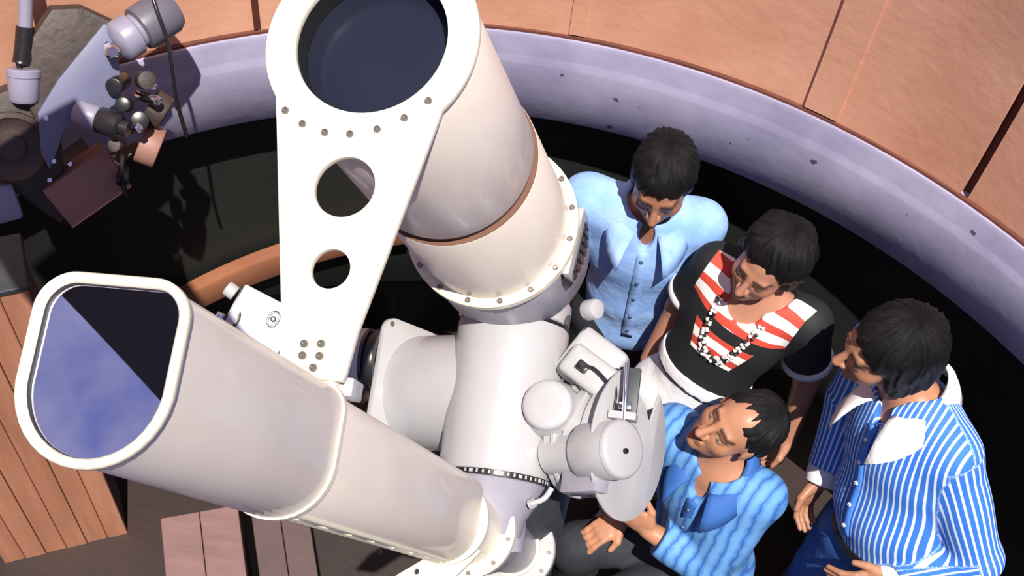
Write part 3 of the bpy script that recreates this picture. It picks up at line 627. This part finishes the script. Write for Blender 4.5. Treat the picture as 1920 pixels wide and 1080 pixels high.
def hand_prims(w, dr, nr, side, curl=.5, s=1.0):
    """w wrist, dr finger direction, nr palm normal (palm faces it), side: +1 thumb towards dr x nr"""
    dr = nrm(dr); nr = nrm(np.asarray(nr) - np.dot(nr, dr) * dr); sd = np.cross(dr, nr) * side; P = []
    Rr = np.stack([sd, nr, dr]); pc = w + dr * .048 * s; P.append(ell(pc, (.040 * s, .016 * s, .052 * s), Rr, .015))
    for i, (o, L) in enumerate(((.029, .070), (.010, .078), (-.010, .072), (-.028, .056))):
        b0 = w + dr * .085 * s + sd * o * s; c1 = curl * 1.0; d1 = dr * math.cos(c1) + nr * math.sin(c1); d2 = dr * math.cos(c1 * 2.1) + nr * math.sin(c1 * 2.1)
        b1 = b0 + d1 * L * .5 * s; b2 = b1 + d2 * L * .5 * s; P += [cone(b0 - dr * .02 * s, b0, .0095 * s, .0092 * s, .008), cone(b0, b1, .0092 * s, .0082 * s, .004), cone(b1, b2, .0082 * s, .007 * s, .004)]
    t0 = w + dr * .025 * s + sd * .025 * s; t1 = t0 + (sd * .7 + dr * .7 + nr * .2) * .038 * s; t2 = t1 + (sd * .2 + dr * .9 + nr * .35) * .034 * s
    P += [cone(t0, t1, .014 * s, .0105 * s, .012), cone(t1, t2, .0105 * s, .008 * s, .006)]; return P

def person(sp):
    J = {k: np.asarray(v, float) for k, v in sp['J'].items()}; s = sp.get('s', 1.0); k_ = sp.get('ray', 1.0)
    if k_ != 1:
        dp = (J['pel'] - CAM) * (k_ - 1)
        for j_ in J:
            if j_[:2] == 'an': J[j_] = J[j_] + np.array([dp[0], dp[1], 0])
            else: J[j_] = CAM + (J[j_] - CAM) * k_
    root = tag(empty('person', (J['pel'][0], J['pel'][1], sp.get('z0', 0))), sp['label'], 'person')
    up = nrm(J['neck'] - J['pel']); lf = nrm((J['shL'] - J['shR']) - ((J['shL'] - J['shR']) @ up) * up); fw = np.cross(lf, up); TR = np.stack([lf, fw, up])
    hup = nrm(sp['hup']); hf = nrm(np.asarray(sp['hfw']) - np.dot(sp['hfw'], hup) * hup); HR = np.stack([np.cross(hf, hup), hf, hup])
    ch = J['pel'] + (J['neck'] - J['pel']) * .66 + fw * .01; be = J['pel'] + (J['neck'] - J['pel']) * .30 + fw * .012; bw = sp.get('bulk', 1.0)
    tors = lambda o: [ell(ch, (.150 * s * bw + o, .100 * s * bw + o, .175 * s + o), TR, .05), ell(be, (.136 * s * bw + o, .098 * s * bw + o + sp.get('belly', 0), .15 * s + o), TR, .05), ell(J['pel'], (.150 * s * bw + o, .105 * s + o, .11 * s + o), TR, .05),
                      cone(J['shL'], J['neck'] + up * -.035 + lf * .04, .052 * s + o, .055 * s + o, .05), cone(J['shR'], J['neck'] + up * -.035 - lf * .04, .052 * s + o, .055 * s + o, .05)]
    arm = lambda S, o1, o2: [cone(J['sh' + S], J['el' + S], .050 * s + o1, .040 * s + o2, .03)]
    P = tors(0)
    nb = J['head'] - HR[2] * .075 * s - HR[1] * .02
    P.append(cone(J['neck'] - up * .03, nb, .058 * s, .051 * s, .035)); P += head_prims(J['head'], HR, s * sp.get('hs', 1.0))
    for S in 'LR':
        P += arm(S, 0, 0); P += [cone(J['el' + S], J['wr' + S], .041 * s, .027 * s, .02)]
        hd = sp['hand'][S]; P += hand_prims(J['wr' + S], hd[0], hd[1], hd[2], hd[3], s)
        hp = J['hp' + S]; P += [cone(hp, J['kn' + S], .082 * s, .055 * s, .04), cone(J['kn' + S], J['an' + S], .054 * s, .036 * s, .03), cone(J['an' + S] - np.array([0, 0, .025]), J['an' + S] + sp['ff'][S] * .13 - np.array([0, 0, .035]), .036 * s, .028 * s, .03)]
    V, Fc = sdf_mesh(P, .0042)
    body = npmesh('body', V, Fc, sp['skin'], root, dict(tint=head_tint(V, J['head'], HR, s * sp.get('hs', 1.0), **sp.get('face', {}))))
    g = dict(J=J, TR=TR, HR=HR, up=up, lf=lf, fw=fw, ch=ch, be=be, s=s, root=root, tors=tors, hs=s * sp.get('hs', 1.0))
    # shirt
    o = sp.get('so', .014); P = tors(o); slv = sp['sleeve']
    for S in 'LR':
        L = slv[S]
        if L <= 1: P.append(cone(J['sh' + S], J['sh' + S] + (J['el' + S] - J['sh' + S]) * L, .054 * s + o, .050 * s + o + sp.get('flare', .0), .03, True))
        else:
            P.append(cone(J['sh' + S], J['el' + S], .054 * s + o, .046 * s + o, .03)); P.append(cone(J['el' + S], J['el' + S] + (J['wr' + S] - J['el' + S]) * (L - 1), .047 * s + o, .032 * s + o, .025, True))
    P.append(cone(J['neck'] - up * .06, nb, .063 * s, .056 * s, .012, op=-1)); 
    if sp.get('vneck', 1): P.append(ell(J['neck'] + fw * .075 - up * .03, sp.get('vn', (.022, .05, .04)), TR, .01, -1))
    sc_ = sp.get('scoop', .066); P.append(cone(J['neck'] + up * .02, J['neck'] + up * .2, sc_, sc_ * 1.9, .012, op=-1))
    hem = J['pel'] + up * sp['hem']
    V, Fc = sdf_mesh(P, .0048, [(hem, -up)], wrinkle(sp.get('wr', .0025), sp.get('wf', 22), sp.get('seed', 1)))
    q = (V - J['neck']) @ TR.T; su = np.arctan2(q[:, 0], q[:, 1] + .02) * .15 * (1 if True else 0); su = np.where(q[:, 1] > -.02, q[:, 0] * .72 + su * .28, su)
    dt = np.min([np.abs(sdf_eval(V, tors(o)[:3] + tors(o)[3:]))], 0); armid = np.zeros(len(V))
    for S in 'LR':
        ax_ = nrm(J['el' + S] - J['sh' + S]); t = (V - J['sh' + S]) @ ax_; dd = sdf_eval(V, [cone(J['sh' + S], J['el' + S], .054 * s + o, .046 * s + o), cone(J['el' + S], J['wr' + S], .047 * s + o, .032 * s + o)])
        m = (np.abs(dd) < dt * 1.0) & (t > .0); r0 = (V - J['sh' + S]) - t[:, None] * ax_; e0 = nrm(fw - (fw @ ax_) * ax_); e1 = np.cross(ax_, e0); th = np.arctan2(r0 @ e1, r0 @ e0)
        ax2 = nrm(J['wr' + S] - J['el' + S]); t2 = (V - J['el' + S]) @ ax2; r2 = (V - J['el' + S]) - t2[:, None] * ax2; f0 = nrm(e0 - (e0 @ ax2) * ax2); f1 = np.cross(ax2, f0); th2 = np.arctan2(r2 @ f1, r2 @ f0)
        th = np.where((t2 > 0) & (t > np.linalg.norm(J['el' + S] - J['sh' + S]) * .9), th2, th)
        su = np.where(m, th * .055 + .003, su); armid = np.where(m, 1 + t, armid)
    sh = npmesh('shirt', V, Fc, sp['shirt'], root, dict(tp=q, su=su, armid=armid)); g['shirt'] = sh
    # trousers
    o = .012; P = [ell(J['pel'], (.152 * s * bw + o, .107 * s + o, .12 * s + o), TR, .05)] + [dict(tors(o * .7)[1])]
    for S in 'LR': P += [cone(J['hp' + S], J['kn' + S], .086 * s + o, .062 * s + o, .045), cone(J['kn' + S], J['an' + S] + np.array([0, 0, .02]), .06 * s + o, .062 * s + o, .03, True)]
    tw = J['pel'] + up * sp.get('waist', .07); V, Fc = sdf_mesh(P, .007, [(tw, up)], wrinkle(.003, 16, 9)); npmesh('trousers', V, Fc, sp['pants'], root)
    for S in 'LR':
        a = J['an' + S]; f = sp['ff'][S]; V, Fc = sdf_mesh([cone(a - CZ * .03, a + f * .14 - CZ * .04, .046 * s, .036 * s, .03), ell(a + f * .05 - CZ * .05, (.05, .05, .03), I3, .03)], .006, [(np.array([0, 0, sp.get('z0', 0)]) + 0 * a, -CZ)]); npmesh('shoe', V, Fc, sp['shoe'], root)
    # hair
    c = J['head']; hs = g['hs']; gg = lambda x, y, z: c + hs * (x * HR[0] + y * HR[1] + z * HR[2]); HP = []; cuts = []
    for (x, y, z, r, k, op) in sp['hair']:
        HP.append(ell(gg(x, y, z), tuple(v * hs for v in r), HR, k, op))
    crown = gg(0, -.05, .03); wk = wrinkle(sp.get('hw', .003), sp.get('hwf', 55), 5)
    def strand(p):
        q = (p - crown) @ HR.T; az = np.arctan2(q[:, 0], q[:, 1]); n0 = wk(p)
        return n0 * .7 + .0016 * (np.sin(az * 23 + n0 * 500) + .8 * np.sin(az * 37 + 2 + n0 * 700))
    V, Fc = sdf_mesh(HP, .0032, [], strand); q = (V - crown) @ HR.T; npmesh('hair', V, Fc, sp['hairmat'], root, dict(hp=np.stack([np.arctan2(q[:, 0], q[:, 1]) * 6, q[:, 2] * 4, np.hypot(q[:, 0], q[:, 1]) * 4], 1)))
    # collar
    if sp.get('collar'):
        cm, tip, rr = sp['collar']; Vv = []; Ff = []; n = 36; rows = 4
        for i in range(n + 1):
            th = math.radians(-158 + 316 * i / n); fr_ = (1 - math.cos(th)) / 2        # 0 back, 1 front
            u = lf * math.sin(th) - fw * math.cos(th)
            e = max(0, (abs(th) - 1.7) / (2.757 - 1.7))
            for j in range(rows + 1):
                t = j / rows; r_in = .064 * s + .012 * fr_; r_out = rr + .012 * fr_ + tip * e
                zi = .052 - .085 * fr_; zo = -.012 - .050 * fr_ - tip * .75 * e
                bulge = .012 * math.sin(math.pi * t)
                Vv.append(J['neck'] + u * (r_in + (r_out - r_in) * t) + up * (zi + (zo - zi) * t ** 1.5 + bulge + .010) + fw * (.012 * fr_))
        for i in range(n):
            for j in range(rows): a = i * (rows + 1) + j; Ff.append((a, a + 1, a + rows + 2, a + rows + 1))
        co = mesh('collar', Vv, Ff, cm, root, 60); md = co.modifiers.new('s', 'SOLIDIFY'); md.thickness = .004; md.offset = 0
    return g
def onsurf(g, x, z, prims, y0=.3):
    """point on the front of a garment at torso coordinates (x, z) below the neck"""
    y = np.linspace(.35, -.05, 400); p = g['J']['neck'] + x * g['lf'] + z * g['up'] + y[:, None] * g['fw']; d = sdf_eval(p, prims); k = np.argmax(d < 0); return p[k]
def buttons(g, n, z0, z1, m, o=.014, x=.0):
    for k in range(n):
        p = onsurf(g, x, z0 + (z1 - z0) * k / max(1, n - 1), g['tors'](o)); bolt(g['root'], p + g['fw'] * .002, g['fw'], .0058, m, .004, 'button')
def placket(g, z0, z1, m, o=.014, hw=.016):
    V = []; Fc = []; n = 24
    for k in range(n + 1):
        z = z0 + (z1 - z0) * k / n
        for x in (-hw, hw): V.append(onsurf(g, x, z, g['tors'](o)) + g['fw'] * .003)
    for k in range(n): Fc.append((2 * k, 2 * k + 1, 2 * k + 3, 2 * k + 2))
    ob = mesh('placket', V, Fc, m, g['root'], 60); md = ob.modifiers.new('s', 'SOLIDIFY'); md.thickness = .004; md.offset = 0; return ob
def belt(g, h, m, o=.02):
    c = g['J']['pel'] + g['up'] * h; P = g['tors'](o)[:3]; V, Fc = sdf_mesh(P, .006, [(c + g['up'] * .018, g['up']), (c - g['up'] * .018, -g['up'])]); return npmesh('belt', V, Fc, m, g['root'])
def cuffs(g, S, m, L, r, w=.05):
    J = g['J']; a = J['el' + S]; b = J['wr' + S]; p = a + (b - a) * L; d = nrm(b - a); return lathe('cuff', p, d, [(r - .006, 0), (r, .001), (r + .002, .006), (r + .001, w - .004), (r - .003, w), (r - .008, w)], m, g['root'], 28, 50)

SK1 = skin_mat('skin_brown', (.33, .15, .09)); SK2 = skin_mat('skin_tan', (.40, .19, .115)); SK3 = skin_mat('skin_warm', (.37, .175, .115))

def hairb(n, p):
    a = nd(n, 'ShaderNodeAttribute', attribute_name='hp'); z = nd(n, 'ShaderNodeTexNoise'); z.inputs['Scale'].default_value = 7; z.inputs['Detail'].default_value = 5; n.links.new(a.outputs['Vector'], z.inputs['Vector'])
    b = nd(n, 'ShaderNodeBump'); b.inputs['Strength'].default_value = .7; b.inputs['Distance'].default_value = .006; n.links.new(z.outputs['Fac'], b.inputs['Height']); n.links.new(b.outputs['Normal'], p.inputs['Normal'])
    n.links.new(mixc(n, z.outputs['Fac'], (.002, .002, .003), (.010, .009, .010)), p.inputs['Base Color'])
M_hair = attr_mat('black_hair', hairb, .55); M_hair.node_tree.nodes['Principled BSDF'].inputs['Specular IOR Level'].default_value = .22
M_shoe = mat('dark_leather', (.02, .014, .012), .4)
def cloth(name, c1, c2, scale=9, rough=.75):
    return mat(name, c1, rough, col2=c2, scale=scale, bump=.35, bscale=26, spec=.25)
M_btn = mat('pale_button', (.7, .7, .72), .3); M_btnd = mat('blue_button', (.05, .09, .2), .4); M_belt = mat('black_belt', (.012, .011, .012), .4); M_cloth_dk = cloth('dark_trousers', (.018, .020, .026), (.03, .032, .04)); M_jean = cloth('blue_trousers', (.03, .09, .32), (.05, .14, .42))
M_whitecl = cloth('white_cotton', (.66, .64, .68), (.78, .76, .78))

# --- man in plain blue shirt at the far side
BLUE = cloth('light_blue_cotton', (.16, .32, .68), (.36, .52, .86), 7)
gB = person(dict(label='person in a plain light blue shirt looking down beside the large tube', s=1.0, ray=1.02, skin=SK1, shirt=BLUE, pants=M_cloth_dk, shoe=M_shoe, hairmat=M_hair,
    J=dict(pel=(.40, 1.545, .92), neck=(.375, 1.525, 1.455), head=(.378, 1.495, 1.605), shL=(.515, 1.525, 1.41), shR=(.205, 1.55, 1.41), elL=(.545, 1.60, 1.12), wrL=(.515, 1.55, .88), elR=(.16, 1.56, 1.12), wrR=(.19, 1.42, .92),
           hpL=(.49, 1.54, .88), hpR=(.31, 1.55, .88), knL=(.50, 1.53, .47), knR=(.30, 1.53, .47), anL=(.51, 1.56, .075), anR=(.29, 1.56, .075)),
    hup=(-.05, -.30, 1), hfw=(-.12, -1, -.30), hand=dict(L=((-.15, -.15, -1), (-1, 0, 0), -1, .35), R=((.2, -.6, -.7), (1, 0, 0), 1, .4)), ff=dict(L=nrm((.1, -1, 0)), R=nrm((-.15, -1, 0))),
    sleeve=dict(L=.62, R=.62), hem=-.06, wr=.003, face=dict(brow=1.3, stubble=.35, tash=.5), collar=(BLUE, .055, .105), so=.018, flare=.008,
    hair=[(0, -.020, .046, (.086, .104, .084), .02, 1), (0, -.055, -.01, (.078, .062, .075), .02, 1), (.073, .008, .0, (.010, .014, .032), .01, 1), (-.073, .008, .0, (.010, .014, .032), .01, 1), (0, .095, -.005, (.080, .085, .068), .012, -1)]))
placket(gB, -.07, -.50, BLUE, .018); buttons(gB, 5, -.10, -.46, M_btnd, .021)
lathe('wristwatch', gB['J']['wrL'] - nrm(gB['J']['wrL'] - gB['J']['elL']) * .03, nrm(gB['J']['wrL'] - gB['J']['elL']), [(.027, 0), (.033, .002), (.033, .018), (.027, .02)], M_chrome, gB['root'], 24)

# --- woman in black top with striped yoke
def wtop(n, p):
    a = nd(n, 'ShaderNodeAttribute', attribute_name='tp'); s = nd(n, 'ShaderNodeSeparateXYZ'); n.links.new(a.outputs['Vector'], s.inputs[0]); x, y, z = s.outputs
    ar = nd(n, 'ShaderNodeAttribute', attribute_name='armid').outputs['Fac']
    ax_ = math_(n, 'ABSOLUTE', x)
    st = math_(n, 'SINE', math_(n, 'MULTIPLY', math_(n, 'ADD', z, math_(n, 'MULTIPLY', ax_, .10)), 6.283 / .052)); red = math_(n, 'GREATER_THAN', st, .15)
    stripes = mixc(n, red, (.80, .77, .76), (.52, .06, .04))
    # yoke: wide across the shoulders to 13 cm below the neck, stepping in to a point lower down; black band between
    w1 = math_(n, 'MULTIPLY', math_(n, 'GREATER_THAN', z, -.105), math_(n, 'LESS_THAN', ax_, .145))
    w2 = math_(n, 'MULTIPLY', math_(n, 'GREATER_THAN', z, -.225), math_(n, 'LESS_THAN', ax_, math_(n, 'ADD', .085, math_(n, 'MULTIPLY', math_(n, 'ADD', z, .16), .35))))
    bandb = math_(n, 'MULTIPLY', math_(n, 'LESS_THAN', z, -.105), math_(n, 'GREATER_THAN', z, -.14))
    m = math_(n, 'MAXIMUM', w1, math_(n, 'MULTIPLY', w2, math_(n, 'SUBTRACT', 1, bandb)))
    m = math_(n, 'MULTIPLY', m, math_(n, 'GREATER_THAN', y, .0)); m = math_(n, 'MULTIPLY', m, math_(n, 'LESS_THAN', ar, 1.05))
    c = mixc(n, m, (.012, .013, .015), stripes); n.links.new(c, p.inputs['Base Color'])
M_wtop = attr_mat('black_knit_with_striped_yoke', wtop)
gW = person(dict(label='person in a black top with red and white striped yoke and white trousers', s=.93, ray=.977, skin=SK3, shirt=M_wtop, pants=M_whitecl, shoe=M_whitecl, hairmat=M_hair, bulk=.98,
    J=dict(pel=(.585, 1.295, .88), neck=(.70, 1.39, 1.355), head=(.68, 1.36, 1.495), shL=(.835, 1.325, 1.30), shR=(.585, 1.465, 1.31), elL=(.905, 1.315, 1.05), wrL=(.905, 1.235, .83), elR=(.525, 1.475, 1.08), wrR=(.47, 1.41, .88),
           hpL=(.665, 1.275, .84), hpR=(.505, 1.32, .84), knL=(.67, 1.27, .45), knR=(.51, 1.31, .45), anL=(.68, 1.31, .075), anR=(.51, 1.34, .075)),
    hup=(.10, -.16, 1), hfw=(-.62, -.80, -.22), hand=dict(L=((-.05, -.25, -1), (-1, .2, 0), -1, .5), R=((.1, -.4, -1), (1, 0, 0), 1, .4)), ff=dict(L=nrm((-.1, -1, 0)), R=nrm((-.4, -.9, 0))),
    scoop=.09, vn=(.05, .06, .05), sleeve=dict(L=.66, R=.66), hem=.115, waist=.18, wr=.002, so=.013, flare=.006, face=dict(brow=.9),
    hair=[(0, -.025, .058, (.098, .104, .090), .03, 1), (0, -.065, .0, (.096, .070, .095), .03, 1), (.076, -.02, -.01, (.026, .035, .055), .02, 1), (-.076, -.02, -.01, (.026, .035, .055), .02, 1), (0, .098, -.012, (.080, .086, .078), .015, -1)], hw=.006, hwf=42))
for S in 'LR':
    J = gW['J']; d_ = J['el' + S] - J['sh' + S]; lathe('sleeve_band', J['sh' + S] + d_ * .61, nrm(d_), [(.055, 0), (.0695, .0), (.0715, .004), (.0715, .020), (.0685, .024), (.05, .024)], M_whitecl, gW['root'], 36, 50)
c_ = gW['J']['pel'] + gW['up'] * .145; V, Fc = sdf_mesh(gW['tors'](.019)[:3], .006, [(c_ + gW['up'] * .022, gW['up']), (c_ - gW['up'] * .022, -gW['up'])]); npmesh('waistband', V, Fc, M_whitecl, gW['root'])
# necklace of pale and dark beads
for strand, (w0, z1) in enumerate(((.070, -.215), (.060, -.20))):
    V = []; Fc = []; dk = []
    for k in range(46):
        t = -1 + 2 * k / 45; x = w0 * (np.sign(t) * abs(t) ** .55); z = z1 + (-.05 - z1) * abs(t) ** 1.9 + .004 * math.sin(k * 2.1)
        c = onsurf(gW, x, z, gW['tors'](.013)) + gW['fw'] * .007; v, f = lathe_vf(c, gW['lf'], [(.0005, -.0055), (.0045, -.003), (.0055, 0), (.0045, .003), (.0005, .0055)], 8); f = [tuple(i + len(V) for i in q) for q in f]; V += v; Fc += f; dk += [1 if (k // 2 + strand) % 3 == 0 else 0] * len(f)
    ob = mesh('necklace', V, Fc, mat('pale_beads', (.72, .66, .62), .25), gW['root'], 60); ob.data.materials.append(M_blackp)
    for pl_, d_ in zip(ob.data.polygons, dk): pl_.material_index = d_

# --- man in striped shirt
def sshirt(n, p):
    a = nd(n, 'ShaderNodeAttribute', attribute_name='su'); s = math_(n, 'SINE', math_(n, 'MULTIPLY', a.outputs['Fac'], 6.283 / .0145))
    r = nd(n, 'ShaderNodeValToRGB'); r.color_ramp.elements[0].position = .68; r.color_ramp.elements[0].color = (.035, .16, .62, 1); r.color_ramp.elements[1].position = .86; r.color_ramp.elements[1].color = (.62, .74, .9, 1)
    n.links.new(math_(n, 'MULTIPLY_ADD', s, .5, .5), r.inputs['Fac']); n.links.new(r.outputs['Color'], p.inputs['Base Color'])
M_stripe = attr_mat('blue_and_white_striped_cotton', sshirt)
M_blue2 = cloth('royal_blue_cotton', (.05, .2, .66), (.1, .28, .72))
gS = person(dict(label='person with long dark hair in a blue striped shirt with white collar', s=1.04, skin=SK2, shirt=M_stripe, pants=M_jean, shoe=M_shoe, hairmat=M_hair, bulk=1.04, belly=.015,
    J=dict(pel=(1.135, .865, .96), neck=(1.055, 1.045, 1.475), head=(.935, 1.055, 1.625), shL=(1.145, .905, 1.43), shR=(.985, 1.195, 1.43), elL=WZ(1832, 1045, 1.15), wrL=WZ(1668, 1078, 1.04), elR=(1.0, 1.20, 1.15), wrR=WZ(1540, 900, 1.0),
           hpL=(1.19, .81, .90), hpR=(1.07, .93, .90), knL=(1.18, .78, .48), knR=(1.05, .92, .48), anL=(1.22, .80, .075), anR=(1.09, .94, .075)),
    hup=(-.12, -.12, 1), hfw=(-1, -.22, -.10), hand=dict(L=((-.95, -.2, -.3), (-.1, .9, -.1), -1, .35), R=((-.3, -.4, -.9), (.5, -.8, 0), 1, .5)), ff=dict(L=nrm((-.8, -.6, 0)), R=nrm((-.9, -.3, 0))),
    sleeve=dict(L=1.86, R=1.86), hem=.06, waist=.09, wr=.0035, wf=20, so=.018, face=dict(brow=1.3, stubble=.2), collar=(M_whitecl, .075, .108),
    hair=[(0, -.026, .045, (.090, .108, .088), .02, 1), (0, -.068, -.035, (.088, .066, .105), .03, 1), (.072, -.022, -.03, (.022, .040, .065), .02, 1), (-.072, -.022, -.03, (.022, .040, .065), .02, 1), (0, .108, -.030, (.088, .092, .092), .015, -1)], hw=.004, hwf=40))
placket(gS, -.07, -.44, M_blue2, .018, .014); buttons(gS, 5, -.11, -.40, M_btn, .022); belt(gS, .045, M_belt, .022)
cuffs(gS, 'L', M_whitecl, .84, .046); cuffs(gS, 'R', M_whitecl, .84, .046)

# --- seated man in crumpled blue shirt
def dshirt(n, p):
    a = nd(n, 'ShaderNodeAttribute', attribute_name='tp'); z = nd(n, 'ShaderNodeTexWave', wave_type='BANDS', bands_direction='X'); z.inputs['Scale'].default_value = 10; z.inputs['Distortion'].default_value = 2.2; z.inputs['Detail'].default_value = 2; z.inputs['Detail Scale'].default_value = 2.6
    n.links.new(a.outputs['Vector'], z.inputs['Vector']); r = nd(n, 'ShaderNodeValToRGB'); e = r.color_ramp.elements; e[0].position = .0; e[0].color = (.03, .11, .36, 1); e[1].position = .10; e[1].color = (.065, .19, .50, 1)
    x = e.new(.8); x.color = (.12, .30, .60, 1); n.links.new(z.outputs['Fac'], r.inputs['Fac']); n.links.new(r.outputs['Color'], p.inputs['Base Color'])
M_dsh = attr_mat('blue_shirt_with_dark_wavy_lines', dshirt)
gD = person(dict(label='person with receding hair seated in a patterned blue shirt beside the gear disc', s=1.0, skin=SK2, shirt=M_dsh, pants=M_cloth_dk, shoe=M_shoe, hairmat=M_hair,
    J=dict(pel=(.70, .955, .60), neck=(.645, .965, 1.125), head=(.655, .985, 1.285), shL=(.755, .90, 1.07), shR=(.535, 1.06, 1.07), elL=(.675, .81, .80), wrL=(.505, .865, .85), elR=(.475, 1.065, .84), wrR=(.455, .985, .655),
           hpL=(.73, .88, .57), hpR=(.64, 1.02, .57), knL=(.40, .74, .52), knR=(.33, .93, .52), anL=(.46, .70, .075), anR=(.38, .93, .075)),
    hup=(.50, -.02, .86), hfw=(-.80, -.44, .48), hand=dict(L=((-.75, .25, .6), (.2, .9, -.2), -1, .3), R=((-.7, -.45, -.3), (0, 0, -1), 1, .3)), ff=dict(L=nrm((-.9, -.4, 0)), R=nrm((-1, -.1, 0))),
    sleeve=dict(L=1.8, R=1.8), hem=-.04, wr=.005, wf=24, so=.020, face=dict(brow=.9), collar=(M_dsh, .05, .105),
    hair=[(0, -.024, .040, (.083, .096, .082), .02, 1), (.066, -.035, .015, (.016, .030, .03), .02, 1), (-.066, -.035, .015, (.016, .030, .03), .02, 1), (.078, .0, -.012, (.012, .018, .028), .008, -1), (-.078, .0, -.012, (.012, .018, .028), .008, -1), (0, -.06, -.03, (.075, .05, .06), .02, 1), (0, .120, -.008, (.095, .092, .082), .02, -1)], hw=.003))
placket(gD, -.07, -.40, M_dsh, .020); buttons(gD, 4, -.10, -.36, M_btnd, .024)
# stool under the seated man
sx, sy = .71, .955
st = tag(empty('round_stool', (sx, sy, 0)), 'dark round wooden stool under the seated person in blue', 'stool')
lathe('seat', (sx, sy, .455), (0, 0, 1), [(0, 0), (.15, 0), (.158, .006), (.158, .024), (.15, .03), (0, .03)], M_dark, st, 40)
for k in range(4):
    a = math.pi / 4 + k * math.pi / 2; u = np.array([math.cos(a), math.sin(a), 0]); cyl('leg', np.array([sx, sy, 0]) + u * .16, np.array([sx, sy, .456]) + u * .10, .015, M_dark, st)
for k in range(4):
    a = math.pi / 4 + k * math.pi / 2; b = a + math.pi / 2; f_ = lambda t: np.array([sx + .143 * math.cos(t), sy + .143 * math.sin(t), .13]); cyl('rung', f_(a), f_(b), .008, M_dark, st)
# folded slip of paper on the floor
pp = WZ(1368, 1055, 0); px_ = nrm(WZ(1385, 1040, 0) - WZ(1355, 1068, 0)); py_ = np.cross(CZ, px_)
mesh('paper_slip', [pp + px_ * .09 + CZ * .004, pp - px_ * .09 + CZ * .004, pp + py_ * .03 + CZ * .030, pp - py_ * .035 + CZ * .003, pp + px_ * .09 + CZ * .0055, pp - px_ * .09 + CZ * .0055, pp + py_ * .03 + CZ * .0315, pp - py_ * .035 + CZ * .0045],
     [(0, 2, 1), (0, 1, 3), (4, 5, 6), (4, 7, 5), (0, 4, 6, 2), (2, 6, 5, 1), (1, 5, 7, 3), (3, 7, 4, 0)], M_whitecl, None)
tag(bpy.data.objects['paper_slip'], 'small folded white paper slip on the dark floor', 'paper')
